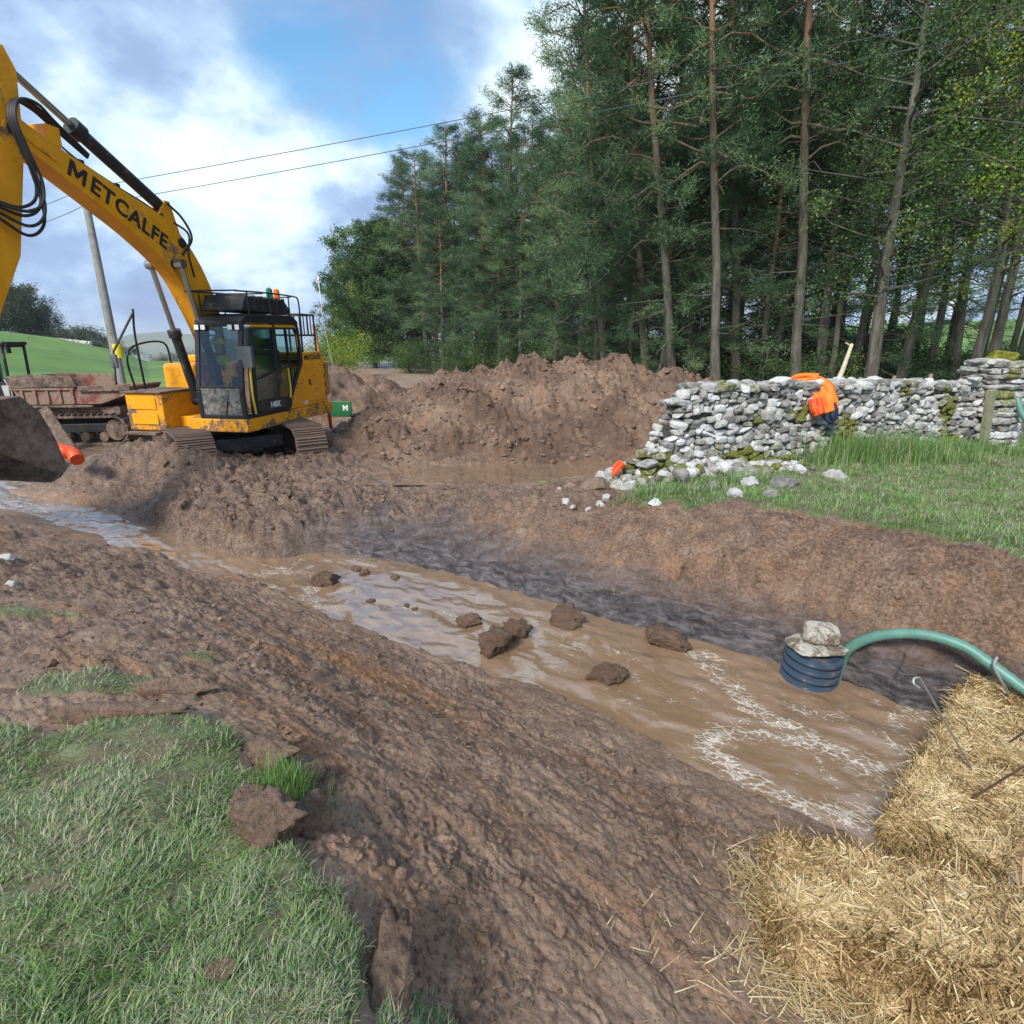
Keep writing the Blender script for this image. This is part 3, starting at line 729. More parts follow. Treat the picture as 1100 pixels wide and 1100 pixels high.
# ------------------------------------------------------------------ excavator (x forward, y to its left, z up, metres)
YEL = paint('yellow_paint', (.88, .365, .006), .24, .38, 0, 2.5, lo=.6, hi=1.3)
YELC = paint('boom_yellow_paint', (.88, .365, .006), .18, .36, 0, 2.2)
BLK = plain('black_steel', (.022, .023, .026), .42, .3, .3)
BLKM = paint('muddy_black_steel', (.025, .026, .03), .25, .5, .2, 4)
STEEL = plain('chromed_rod', (.45, .45, .46), .22, .9)
RUB = plain('black_hose_rubber', (.015, .015, .017), .5)
TRK = paint('muddy_track_steel', (.10, .085, .075), .95, .5, .5, 5, dcol=(.17, .115, .085))
n = NT('mud_caked_steel'); c_ = n.coord(); k_ = n.noise(2.2, 8, .72, c_, .6); k2 = n.noise(11, 6, .75, c_)
MUDS = n.set(color=n.ramp(n.math('ADD', n.math('MULTIPLY', k_, .6), n.math('MULTIPLY', k2, .4)), [(.38, (.055, .035, .026)), (.47, (.15, .10, .075)), (.53, (.24, .17, .125)), (.64, (.36, .28, .22))]), rough=.7, normal=n.bump(n.math('ADD', k_, n.math('MULTIPLY', k2, .5)), 1, .09))
GREY = plain('grey_plastic', (.10, .105, .11), .5)
SEATM = plain('black_seat_cloth', (.02, .022, .025), .8)
def glass_material():
    n = NT('cab_glass'); m_ = n.n('ShaderNodeMixShader'); tr = n.n('ShaderNodeBsdfTransparent'); tr.inputs[0].default_value = (.62, .78, .78, 1)
    gl = n.n('ShaderNodeBsdfGlossy'); gl.inputs['Roughness'].default_value = .05; gl.inputs[0].default_value = (.9, .95, 1, 1)
    lw_ = n.n('ShaderNodeLayerWeight'); lw_.inputs[0].default_value = .25
    n.l(n.mapr(lw_.outputs['Fresnel'], 0, 1, .05, .8), m_.inputs[0]); n.l(tr.outputs[0], m_.inputs[1]); n.l(gl.outputs[0], m_.inputs[2])
    n.l(m_.outputs[0], n.out.inputs[0]); return n.m
GLASS = glass_material()
def dirtyglass_material():
    n = NT('mud_smeared_glass'); m_ = n.n('ShaderNodeMixShader'); tr = n.n('ShaderNodeBsdfTransparent'); tr.inputs[0].default_value = (.6, .72, .72, 1)
    n.set(color=n.ramp(n.noise(14, 6, .7, n.coord()), [(.35, (.10, .12, .12)), (.65, (.34, .34, .32))]), rough=.35)
    n.l(n.mapr(n.noise(9, 6, .7, n.coord()), .38, .58, .35, .85), m_.inputs[0]); n.l(tr.outputs[0], m_.inputs[1]); n.l(n.b.outputs[0], m_.inputs[2])
    n.l(m_.outputs[0], n.out.inputs[0]); return n.m
DGLASS = dirtyglass_material()
hv = Vector((-.17, -.985, 0)).normalized()
EXO = (-5.87, 12.14, -2.45); EXR = math.atan2(hv.y, hv.x)
ex = empty('excavator', EXO, EXR, 'yellow tracked excavator with black glazed cab and METCALFE lettered boom, standing in the churned mud', 'excavator')
# --- undercarriage
def undercarriage(par, rz, gauge, hl, hgt, sw, M0=Matrix()):
    Mx = M0 @ Matrix.Rotation(rz, 4, 'Z')
    b = MB(); b.box((-1.1, -gauge+.3, .38), (1.1, gauge-.3, .62), Mx); b.tube([(0, 0, .55), (0, 0, .86)], .55, 24, True, Mx)
    b.build('track_frame', BLKM, par, .02)
    for s in (-1, 1):
        yc = s*gauge; n = 44; r = hgt/2
        pth = []
        st = hl-r
        per = 4*st+2*PI*r
        def at_(q):
            q = q % per
            if q < 2*st: return (-st+q, hgt, 0)
            q -= 2*st
            if q < PI*r: return (st+math.sin(q/r)*r, r+math.cos(q/r)*r, q/r)
            q -= PI*r
            if q < 2*st: return (st-q, 0, PI)
            q -= 2*st
            return (-st-math.sin(q/r)*r, r-math.cos(q/r)*r, PI+q/r)
        t_ = MB()
        for k in range(n):
            X_, Z_, a_ = at_(per*k/n); w_ = per/n*.93
            Mk = Mx @ Matrix.Translation((X_, yc, Z_)) @ Matrix.Rotation(a_, 4, 'Y')
            t_.box((-w_/2, -sw/2, -.035), (w_/2, sw/2, .0), Mk)
            for gx in (-.3, .0, .32): t_.box((w_*gx-.008, -sw/2, .0), (w_*gx+.008, sw/2, .032), Mk)
            t_.box((-w_/2, -.09, -.08), (w_/2, .09, -.035), Mk)
        t_.build('track', TRK, par)
        f = MB(); f.box((-st, yc-.11, .24), (st, yc+.11, hgt-.2), Mx)
        f.build('roller_frame', BLKM, par, .02)
        for X_, q in ((st, r-.09), (-st, r-.09)):
            w_ = MB(); w_.tube([(X_, yc-.12, r), (X_, yc+.12, r)], q, 20, True, Mx); w_.build('idler_wheel', TRK, par, .01)
        for k in range(7):
            w_ = MB(); X_ = -st+.25+(2*st-.5)*k/6; w_.tube([(X_, yc-.13, .17), (X_, yc+.13, .17)], .10, 12, True, Mx); w_.build('roller', TRK, par)
ETR = math.radians(47)
undercarriage(ex, -(EXR-math.radians(-53)), 1.0, 1.95, .82, .6)
# --- house
b = MB(); b.prism([(1.27, 1.22), (1.27, -.02), (1.0, -.05), (1.0, -1.2), (-1.7, -1.2), (-2.1, -1.0), (-2.1, 1.22)][::-1], .80, 1.04, 'z')
b.build('deck', YEL, ex, .015)
b = MB()
pts = [(-1.95, 1.22), (-2.33, 1.12), (-2.52, .7), (-2.6, 0), (-2.52, -.7), (-2.33, -1.12), (-1.95, -1.2)]
b.prism(pts, .80, 1.05, 'z'); b.build('rear_bumper', YEL, ex, .03)
b = MB(); b.prism([(-1.96, 1.16), (-2.28, 1.06), (-2.42, .68), (-2.48, 0), (-2.42, -.68), (-2.28, -1.06), (-1.96, -1.14)], 1.052, 1.98, 'z')
b.build('counterweight', YEL, ex, .05)
# engine housing with slanted top edge; side towards the viewer
b = MB(); b.prism([(-.12, 1.045), (-.95, 1.9), (-.95, 2.2), (-1.82, 2.2), (-1.955, 2.05), (-1.955, 1.045)], .32, 1.18, 'y')
eh = b.build('engine_housing', YEL, ex, .025)
b = MB(); b.box((-1.955, -1.14, 1.045), (-.35, .318, 2.0)); b.build('engine_cover', YEL, ex, .04)
b = MB()
for k in range(7):
    z_ = 1.16+k*.082; x0_ = -.95; x1_ = -.35-(z_-1.1)*.55
    if x1_-x0_ > .1: b.prism([(x0_, z_), (x1_, z_), (x1_-.02, z_+.045), (x0_+.02, z_+.045)], 1.183, 1.205)
b.build('louvre', YELC, ex)
b = MB(); b.box((-1.86, 1.182, 1.14), (-1.12, 1.2, 1.98)); dd = b.build('side_door', YELC, ex, .01)
b = MB(); b.box((-1.76, 1.202, 1.62), (-1.22, 1.215, 1.88)); b.box((-1.76, 1.202, 1.24), (-1.22, 1.215, 1.52)); b.build('recess_panel', YEL, dd, .008)
b = MB(); b.box((-1.17, 1.202, 1.5), (-1.14, 1.23, 1.62)); b.build('handle', BLK, dd)
# hazard chevrons at the rear corner
n = NT('hazard_stripes'); c_ = n.coord(); s_ = n.n('ShaderNodeSeparateXYZ'); n.l(c_, s_.inputs[0])
k_ = n.math('FRACT', n.math('MULTIPLY', n.math('ADD', s_.outputs[2], n.math('MULTIPLY', s_.outputs[0], 2.0)), 5.0))
HAZ = n.set(color=n.mix(n.math('GREATER_THAN', k_, .5), (.015, .015, .016), (.78, .36, .02)), rough=.4)
b = MB(); b.prism([(-1.90, 1.2), (-2.0, 1.19), (-2.33, 1.075), (-2.33, 1.06), (-1.99, 1.165), (-1.90, 1.175)], 1.2, 1.95, 'z'); b.build('hazard_strip', HAZ, ex)
# tanks and tool boxes on the right front
b = MB(); b.box((.35, -1.2, .80), (1.35, -.42, 1.50)); tb = b.build('tool_box', YEL, ex, .03)
b = MB(); b.box((.30, -1.25, 1.503), (1.4, -.40, 1.53)); b.build('tread_plate', MUDS, tb, .005)
b = MB(); b.box((1.353, -1.1, .92), (1.37, -.55, 1.12)); b.box((1.353, -1.1, 1.2), (1.37, -.55, 1.42)); b.build('recess_panel', YELC, tb, .008)
b = MB(); b.box((1.352, -1.16, .74), (1.55, -.5, .79)); b.build('step', MUDS, tb, .008)
b = MB(); b.box((-.35, -1.18, 1.05), (.34, -.45, 2.0)); b.build('fuel_tank', YEL, ex, .09, seg=4)
b = MB(); b.box((-.9, -1.1, 2.0), (-.36, -.45, 2.15)); b.build('tank_guard', YELC, ex, .03)
# --- cab
cb_ = []
Y0, Y1 = .27, 1.20
prof = [(1.22, 1.05), (1.24, 1.55), (1.02, 2.72), (.86, 2.84), (-.72, 2.86), (-.88, 2.7), (-.93, 2.0), (-.28, 1.2), (-.22, 1.05)]
fr = MB()
def fpath(y): return [(x_, y, z_) for x_, z_ in prof]
for y_ in (Y0+.03, Y1-.03):
    q = fpath(y_)
    for i in range(len(q)): fr.beam(q[i], q[(i+1) % len(q)], .07, .085, (0, 1, 0))
for (x_, z_) in ((1.22, 1.08), (1.02, 2.72), (-.88, 2.7), (-.93, 2.0)): fr.beam((x_, Y0, z_), (x_, Y1, z_), .07, .08)
fr.beam((.12, Y1-.02, 1.08), (.05, Y1-.02, 2.82), .07, .09, (0, 1, 0))
fr.beam((1.235, Y0, 1.62), (1.235, Y1, 1.62), .03, .035)
cab = fr.build('cab', BLK, ex, .012)
b = MB(); b.prism([(1.08, 2.76), (.95, 2.86), (.8, 2.91), (-.7, 2.93), (-.9, 2.82), (-.9, 2.74)], Y0-.02, Y1+.02, 'y'); b.build('roof', BLK, cab, .03)
b = MB(); b.prism([(.78, 2.72), (-.74, 2.74), (-.76, 2.70), (.8, 2.68)], Y1+.001, Y1+.014); b.beam((-.765, Y1+.008, 2.71), (-.83, Y1+.008, 2.05), .012, .03, (0, 1, 0)); b.build('trim', YELC, cab)
b = MB(); b.box((-.25, Y0+.02, 1.04), (1.2, Y1-.05, 1.10)); b.build('floor', BLKM, cab)
# glazing
b = MB(); b.add([(1.245, Y0+.06, 1.64), (1.245, Y1-.06, 1.64), (1.035, Y1-.06, 2.70), (1.035, Y0+.06, 2.70)], [(0, 1, 2, 3)]); b.build('windscreen', GLASS, cab)
b = MB(); b.add([(1.235, Y0+.06, 1.10), (1.235, Y1-.06, 1.10), (1.255, Y1-.06, 1.60), (1.255, Y0+.06, 1.60)], [(0, 1, 2, 3)]); b.build('lower_windscreen', DGLASS, cab)
b = MB(); b.add([(1.18, Y0+.03, 1.2), (.98, Y0+.03, 2.68), (-.84, Y0+.03, 2.68), (-.86, Y0+.03, 2.05), (-.2, Y0+.03, 1.25)], [(0, 1, 2, 3, 4)]); b.build('right_window', GLASS, cab)
b = MB(); b.add([(1.19, Y1-.03, 1.12), (1.0, Y1-.03, 2.7), (.08, Y1-.03, 2.7), (.14, Y1-.03, 1.12)], [(0, 1, 2, 3)]); b.build('front_side_window', GLASS, cab)
b = MB(); b.add([(-.905, Y0+.08, 2.05), (-.905, Y1-.08, 2.05), (-.87, Y1-.08, 2.66), (-.87, Y0+.08, 2.66)], [(0, 1, 2, 3)]); b.build('rear_window', GLASS, cab)
# door (side facing us): outer frame, middle rail, panes, handle
dr = MB(); yd = Y1+.012
dq = [(.92, 1.12), (.80, 2.66), (-.70, 2.68), (-.80, 2.55), (-.83, 2.02), (-.30, 1.30), (-.26, 1.12)]
for i in range(len(dq)):
    a_, b_ = dq[i], dq[(i+1) % len(dq)]; dr.beam((a_[0], yd, a_[1]), (b_[0], yd, b_[1]), .03, .075, (0, 1, 0))
dr.beam((-.36, yd, 2.66), (-.40, yd, 1.5), .03, .06, (0, 1, 0)); dr.beam((.88, yd, 1.72), (-.36, yd, 1.95), .03, .05, (0, 1, 0))
door = dr.build('door', BLK, cab, .01)
b = MB(); b.add([(.87, yd, 1.15), (.77, yd, 2.64), (-.36, yd, 2.64), (-.42, yd, 1.45), (-.30, yd, 1.28), (-.26, yd, 1.15)], [(0, 1, 2, 3, 4, 5)])
b.add([(-.42, yd, 2.64), (-.69, yd, 2.64), (-.77, yd, 2.54), (-.79, yd, 2.04), (-.46, yd, 1.56)], [(0, 1, 2, 3, 4)]); b.build('pane', GLASS, door)
b = MB(); b.box((.95, yd-.02, 1.08), (-.25, yd+.012, 1.34)); b.build('kick_panel', BLKM, door, .006)
b = MB(); b.tube(smoothpath([(1.03, yd+.02, 2.25), (1.04, yd+.05, 2.1), (1.07, yd+.05, 1.5), (1.0, yd+.03, 1.12)], 5), .022, 8); b.build('grab_rail', plain('yellow_rail', (.75, .5, .03), .4), cab, smooth=True)
b = MB(); b.tube([(-.28, yd+.03, 1.9), (-.30, yd+.03, 1.5), (-.26, yd+.03, 1.3)], .018, 8); b.build('handle', plain('yellow_handle', (.75, .5, .03), .4), door, smooth=True)
# interior
b = MB(); b.box((-.35, .50, 1.45), (.2, 1.0, 1.6)); b.box((-.45, .50, 1.55), (-.3, 1.0, 2.25)); b.box((-.42, .6, 2.27), (-.32, .9, 2.48)); b.box((-.3, .42, 1.6), (.1, .50, 1.78)); b.box((-.3, 1.0, 1.6), (.1, 1.07, 1.78)); b.box((-.3, .55, 1.1), (.1, .95, 1.45)); b.build('seat', SEATM, cab, .04, seg=3)
b = MB(); b.box((.15, .38, 1.1), (.35, .50, 1.75)); b.bar((.2, .45, 1.75), (.26, .45, 1.95), .02); b.build('control_console', BLK, cab)
for y_ in (.6, .85):
    b = MB(); b.bar((.8, y_, 1.1), (.65, y_, 1.75), .015); b.build('drive_lever', BLK, cab)
b = MB(); b.box((.75, .34, 1.7), (.95, .46, 2.0)); b.build('display_screen', BLK, cab)
b = MB(); b.bar((1.26, .8, 1.12), (1.235, .95, 1.7), .010); b.build('wiper', BLK, cab)
# mirror on the front corner, hood lamps
b = MB(); b.bar((1.05, Y1, 2.35), (1.15, Y1+.10, 2.3), .015); b.tube([(1.17, Y1+.06, 1.98), (1.17, Y1+.06, 2.3)], .001, 4); b.box((1.10, Y1-.08, 1.97), (1.17, Y1+.20, 2.34)); b.build('mirror', GREY, cab, .03, seg=3)
LAMP = plain('lamp_lens', (.75, .77, .8), .15)
for y_ in (.33, .46, 1.0, 1.14):
    b = MB(); b.box((1.03, y_-.05, 2.62), (1.10, y_+.05, 2.72)); wl = b.build('work_lamp', BLK, cab, .01)
    b = MB(); b.box((1.101, y_-.042, 2.628), (1.108, y_+.042, 2.712)); b.build('lens', LAMP, wl)
# roof guard: ribbed dark box with rails round it
b = MB(); b.prism([(.9, 3.0), (.75, 3.22), (-.55, 3.22), (-.75, 3.05), (-.75, 2.96), (.9, 2.96)], Y0+.05, Y1-.05, 'y')
for k in range(6): b.box((.7-k*.25, Y0+.03, 2.99), (.74-k*.25, Y1-.03, 3.25))
b.build('roof_guard', BLKM, cab, .02)
b = MB()
for y_ in (Y0-.02, Y1+.02):
    b.tube(smoothpath([(1.15, y_, 3.28), (.2, y_, 3.31), (-.75, y_, 3.31), (-.98, y_, 3.25), (-1.0, y_, 2.9)], 4), .016, 6)
    for x_ in (.8, .1, -.6): b.bar((x_, y_, 2.92), (x_, y_, 3.3), .014)
for x_ in (1.1, .3, -.7): b.bar((x_, Y0-.02, 3.29), (x_, Y1+.02, 3.29), .014)
b.build('roof_rail', BLK, cab, smooth=True)
for x_, y_, nm, cc in ((-.35, 1.12, 'beacon', (.75, .18, .02)), (-.1, 1.12, 'beacon', (.02, .16, .10))):
    b = MB(); b.tube([(x_, y_, 3.22), (x_, y_, 3.30), (x_, y_, 3.40), (x_, y_, 3.43)], [.06, .06, .055, .02], 14); b.build(nm, plain(nm+'_lens', cc, .2), cab, smooth=True)
# rear walkway rails (black cage)
b = MB()
for x_ in (-1.15, -1.75):
    for y_ in (.5, 1.12): b.bar((x_, y_, 2.19), (x_, y_, 2.98), .022)
for z_ in (2.55, 2.98):
    b.bar((-1.15, 1.12, z_), (-1.75, 1.12, z_), .02); b.bar((-1.75, .5, z_), (-1.75, 1.12, z_), .02); b.bar((-1.15, .5, z_), (-1.15, 1.12, z_), .02)
for k in range(3): b.bar((-1.3-k*.15, 1.12, 2.55), (-1.3-k*.15, 1.12, 2.98), .014); b.bar((-1.75, .65+k*.16, 2.55), (-1.75, .65+k*.16, 2.98), .014)
b.build('guard_rail', BLK, ex)
b = MB(); b.tube(smoothpath([(1.1, -1.15, 1.5), (1.15, -1.18, 2.1), (.9, -1.18, 2.35), (.2, -1.15, 2.4), (.1, -1.12, 2.0)], 5), .02, 7)
b.tube(smoothpath([(.9, -1.12, 1.5), (.95, -1.1, 2.5), (1.0, -1.0, 3.0)], 4), .02, 7); b.build('handrail', BLK, ex, smooth=True)
b = MB(); b.bar((1.0, -1.0, 2.95), (1.35, -1.25, 2.25), .02); b.bar((1.35, -1.25, 2.25), (1.4, -1.28, 1.65), .016); b.build('mirror_arm', BLK, ex)
b = MB(); b.box((1.33, -1.33, 1.95), (1.38, -1.2, 2.2)); b.build('mirror', GREY, ex, .02)
# --- boom (outline in the x,z plane, left face at y=+.19)
YB = .165
top = smoothpath([(.12, 0, 2.0), (.10, 0, 2.6), (.20, 0, 3.15), (.58, 0, 3.88), (1.18, 0, 4.40), (2.14, 0, 4.70), (3.06, 0, 4.98), (3.62, 0, 5.18)], 5)
bot = smoothpath([(.42, 0, 1.95), (.58, 0, 2.5), (.88, 0, 3.08), (1.25, 0, 3.60), (1.9, 0, 4.04), (2.55, 0, 4.36), (3.24, 0, 4.68), (3.62, 0, 4.84)], 5)
out = [(p.x, p.z) for p in top]+[(3.80, 5.17), (3.88, 5.02), (3.80, 4.86)]+[(p.x, p.z) for p in bot[::-1]]+[(.27, 1.84)]
b = MB(); b.prism(out, -YB, YB); boom = b.build('boom', YELC, ex, .012)
# raised ribs and pin bosses on the plate
for q in ((1.22, 3.72), (.27, 1.95), (3.74, 5.02), (.95, 4.1)):
    b = MB(); b.tube([(q[0], -YB-.04, q[1]), (q[0], YB+.04, q[1])], .08, 18); b.build('pin_boss', BLKM, boom, .01)
b = MB(); b.beam((3.6, YB+.012, 4.97), (3.2, YB+.012, 4.80), .02, .03, (0, 0, 1)); b.build('weld_strip', YEL, boom)
# lettering on the boom
def letters(txt, size, M_, mat, par, name='lettering', off=.0, sx=1.0, ext=.004):
    cu = bpy.data.curves.new('tmp', 'FONT'); cu.body = txt; cu.size = size; cu.extrude = ext; cu.offset = off; cu.align_x = 'CENTER'; cu.align_y = 'CENTER'
    cu.space_character = 1.08; cu.resolution_u = 4
    o = bpy.data.objects.new('tmp', cu); COL.objects.link(o)
    dg = bpy.context.evaluated_depsgraph_get(); me = bpy.data.meshes.new_from_object(o.evaluated_get(dg))
    COL.objects.unlink(o); bpy.data.objects.remove(o)
    for v in me.vertices: v.co.x *= sx
    me.transform(M_); me.materials.clear(); me.materials.append(mat)
    q = bpy.data.objects.new(name, me); COL.objects.link(q)
    if par is not None: q.parent = par
    return q
BLKP = plain('black_vinyl', (.02, .018, .02), .45)
# text runs from boom tip towards the cab when read from the left side: local X of text = -x dir along boom
d_ = Vector((1.30-3.02, 0, 3.84-4.60)).normalized(); up_ = Vector((d_.z, 0, -d_.x)); nn = d_.cross(up_)
cpt = Vector((2.14, YB+.004, 4.40))
Mt = Matrix.Translation(cpt) @ Matrix(((d_.x, up_.x, nn.x, 0), (d_.y, up_.y, nn.y, 0), (d_.z, up_.z, nn.z, 0), (0, 0, 0, 1)))
_sz = .33; letters('ETCALFE', _sz, Mt @ Matrix.Translation((.155, 0, 0)), BLKP, boom, off=.008, sx=1.10)
b = MB(); q_ = -.815; b.prism([(q_-.14, -.117), (q_-.14, .117), (q_-.075, .117), (q_, .0), (q_+.075, .117), (q_+.14, .117), (q_+.14, -.117), (q_+.088, -.117), (q_+.088, .035), (q_+.018, -.075), (q_-.018, -.075), (q_-.088, .035), (q_-.088, -.117)], -.004, .004, 'z', Mt); b.build('lettering', BLKP, boom)
Mt2 = Matrix(((-1, 0, 0, .30), (0, 0, 1, yd+.016), (0, 1, 0, 1.22), (0, 0, 0, 1)))
letters('140X', .15, Mt2, plain('white_vinyl', (.75, .75, .75), .4), door, off=.006)
Mt3 = Matrix(((-1, 0, 0, -1.42), (0, 0, 1, 1.183), (0, 1, 0, 2.08), (0, 0, 0, 1)))
letters('METCALFE', .14, Mt3, BLKP, eh, off=.004)
WD = plain('white_decal', (.7, .7, .68), .4)
for q in (((-1.05, 1.183, 1.1), (-.85, 1.187, 1.18)), ((-2.02, 1.185, 1.1), (-1.97, 1.19, 1.2))):
    b = MB(); b.box(*q); b.build('decal', WD, eh)
# --- cylinders
def cyl(name, a, bq, y, r, rod, fr_, par=ex, w=None):
    a = Vector((a[0], y, a[1])); e = Vector((bq[0], y, bq[1])); mid = a+(e-a)*fr_
    b = MB(); b.tube([a, a+(mid-a)*.9, a+(mid-a)*.905, mid], [r, r, r*1.35, r*1.35], 16); b.tube([a+Vector((0, -.07, 0)), a+Vector((0, .07, 0))], r*1.15, 12)
    o = b.build(name, BLKM, par, smooth=True)
    b = MB(); b.bar(mid, e, rod, 12); b.tube([e+Vector((0, -.07, 0)), e+Vector((0, .07, 0))], rod*1.8, 12); b.build('rod', STEEL, o, smooth=True)
    return o
cyl('boom_cylinder', (.55, 1.3), (1.22, 3.72), .29, .085, .045, .55)
cyl('boom_cylinder', (.55, 1.3), (1.22, 3.72), -.29, .085, .045, .55)
cyl('arm_cylinder', (1.05, 4.62), (3.62, 5.86), 0, .095, .05, .63, boom)
b = MB(); b.prism([(.85, 4.25), (1.0, 4.75), (1.12, 4.75), (1.35, 4.45)], -.10, -.06); b.prism([(.85, 4.25), (1.0, 4.75), (1.12, 4.75), (1.35, 4.45)], .06, .10); b.build('cylinder_bracket', YELC, boom, .01)
# --- stick
so_ = [(3.50, 5.75), (3.62, 5.98), (3.80, 5.92), (4.02, 5.15), (4.22, 4.2), (5.0, 2.35), (4.98, 2.15), (4.82, 2.15), (4.0, 3.5), (3.62, 4.85)]
b = MB(); b.prism(so_, -.15, .15); stick = b.build('stick', YELC, ex, .015)
cyl('bucket_cylinder', (4.12, 5.3), (5.15, 3.2), 0, .08, .042, .6, stick)
b = MB()
for y_ in (-.19, .19): b.beam((4.75, y_, 2.75), (5.2, y_, 3.15), .03, .10, (0, 1, 0)); b.beam((5.2, y_, 3.15), (5.45, y_, 2.2), .03, .10, (0, 1, 0))
b.build('bucket_link', YELC, stick, .01)
# hoses: bundle looping from boom over to stick
b = MB()
for k, (dy, sag) in enumerate(((.20, 0), (.24, .10), (.27, .22), (.23, .33), (.30, .05))):
    b.tube(smoothpath([(2.6, .05+dy*.3, 5.0+.01*k), (3.1, .05+dy*.4, 5.22+.02*k), (3.45, dy, 5.33+.015*k), (3.72, dy+.02, 5.34), (3.84, dy+.04, 5.1), (3.76, dy+.05, 4.75), (3.66, dy+.05, 4.5-sag), (3.72, dy+.05, 4.22-sag), (3.95, dy+.03, 4.08-sag), (4.25, .18+dy*.2, 4.1-sag*.6)], 6), .02, 7)
b.build('hydraulic_hose', RUB, boom, smooth=True)
b = MB()
for dy in (-.06, .0, .06): b.tube(smoothpath([(.3, dy, 3.45), (.66, dy, 4.02), (1.25, dy, 4.5), (2.1, dy, 4.75), (2.7, dy, 4.93), (3.1, dy, 5.12)], 5), .014, 6)
for x_, z_ in ((1.25, 4.47), (2.1, 4.73), (2.7, 4.9)): b.box((x_-.04, -.1, z_-.06), (x_+.04, .1, z_+.05))
b.tube(smoothpath([(1.0, .2, 3.9), (.75, .24, 4.2), (.9, .22, 4.5), (1.15, .15, 4.7)], 5), .02, 7); b.tube(smoothpath([(.8, .22, 3.55), (.95, .28, 3.9), (.85, .26, 4.25), (1.1, .2, 4.4)], 5), .018, 7)
b.build('hydraulic_pipe', RUB, boom, smooth=True)
b = MB(); b.box((3.05, -.1, 5.0), (3.25, .17, 5.24)); b.build('hose_clamp', YELC, boom, .01)
# --- bucket: wide ditching bucket, curled, open side down
plate = [(4.70,.85),(4.60,.98),(4.68,1.35),(4.80,1.68),(5.0,1.90),(5.6,1.86),(5.85,1.55)]
inner = [(5.81,1.56),(5.58,1.82),(5.02,1.86),(4.84,1.66),(4.72,1.35),(4.64,1.0),(4.72,.88)]
b = MB()
for i in range(6):
    b.prism([plate[i], plate[i+1], inner[5-i], inner[6-i]], -.9, .77)
b.prism(plate, .77, .80); b.prism(plate, -.93, -.9)
bk = b.build('bucket', MUDS, ex, .01); bk.location = (0, 0, -.10)
b = MB(); b.prism([(4.56,.99),(4.75,.84),(4.90,.80),(4.77,.87)], -.96, .83); b.build('cutting_edge', MUDS, bk, .005)
b = MB()
for y_ in (-.22, .18): b.prism([(4.7, 1.8), (4.75, 2.3), (4.95, 2.45), (5.5, 2.3), (5.6, 1.87)], y_, y_+.04)
b.build('bucket_ear', MUDS, bk, .01)
# --- operator seen through the cab glass
SKIN = plain('skin', (.45, .25, .17), .5); HIV = plain('high_visibility_yellow', (.55, .68, .03), .6)
NAVY = plain('navy_cloth', (.02, .03, .06), .8)
def person(name, loc, rz, joints, edges, label):
    me = bpy.data.meshes.new(name); me.from_pydata([j[:3] for j in joints], edges, [])
    o = bpy.data.objects.new(name, me); COL.objects.link(o)
    md = o.modifiers.new('skin', 'SKIN')
    for i, j in enumerate(joints):
        sv = me.skin_vertices[0].data[i]; sv.radius = (j[3], j[4] if len(j) > 4 else j[3]); sv.use_root = (i == 0)
    o.modifiers.new('sub', 'SUBSURF').levels = 2; o.modifiers['sub'].render_levels = 2
    dg = bpy.context.evaluated_depsgraph_get(); m2 = bpy.data.meshes.new_from_object(o.evaluated_get(dg))
    COL.objects.unlink(o); bpy.data.objects.remove(o)
    o = bpy.data.objects.new(name, m2); COL.objects.link(o); m2.materials.clear(); m2.materials.append(NAVY); m2.materials.append(SKIN)
    for p_ in m2.polygons: p_.use_smooth = True
    o.matrix_world = loc
    return tag(o, label, 'person')
ML = Matrix.Translation(EXO) @ Matrix.Rotation(EXR, 4, 'Z') @ Matrix.Translation((-.22, .76, 1.62))
J = [(0, 0, 0, .15), (.03, 0, .2, .15, .13), (.06, 0, .42, .16, .17), (.08, 0, .52, .07), (.10, 0, .60, .055), (.12, 0, .68, .095, .085), (.13, 0, .78, .09, .085),
     (.06, .19, .44, .065), (.16, .25, .22, .048), (.42, .23, .20, .035), (.50, .22, .22, .035),
     (.06, -.19, .44, .065), (.16, -.25, .22, .048), (.42, -.23, .20, .035), (.50, -.22, .22, .035),
     (.25, .12, .03, .085), (.50, .14, .03, .065), (.58, .14, -.2, .05), (.62, .14, -.42, .045), (.72, .14, -.46, .04),
     (.25, -.12, .03, .085), (.50, -.14, .03, .065), (.58, -.14, -.2, .05), (.62, -.14, -.42, .045), (.72, -.14, -.46, .04)]
E_ = [(0, 1), (1, 2), (2, 3), (3, 4), (4, 5), (5, 6), (2, 7), (7, 8), (8, 9), (9, 10), (2, 11), (11, 12), (12, 13), (13, 14), (0, 15), (15, 16), (16, 17), (17, 18), (18, 19), (0, 20), (20, 21), (21, 22), (22, 23), (23, 24)]
op = person('person', ML, 0, J, E_, 'driver in yellow hard hat and high visibility vest seated inside the excavator cab')
for p_ in op.data.polygons:
    c_ = p_.center
    if c_.z > .57 or (c_.x > .40 and c_.z > .14): p_.material_index = 1
b = MB(); b.tube([(.12, 0, .745), (.12, 0, .755), (.12, 0, .80), (.11, 0, .86), (.11, 0, .895), (.11, 0, .905)], [.15, .125, .122, .10, .05, .01], 18); b.build('hard_hat', plain('yellow_hard_hat', (.75, .68, .02), .3), op, smooth=True)
b = MB(); b.tube([(.02, 0, .08), (.04, 0, .2), (.06, 0, .34), (.06, 0, .46), (.07, 0, .53)], [.19, .185, .20, .215, .10], 18); b.build('vest', HIV, op, smooth=True)
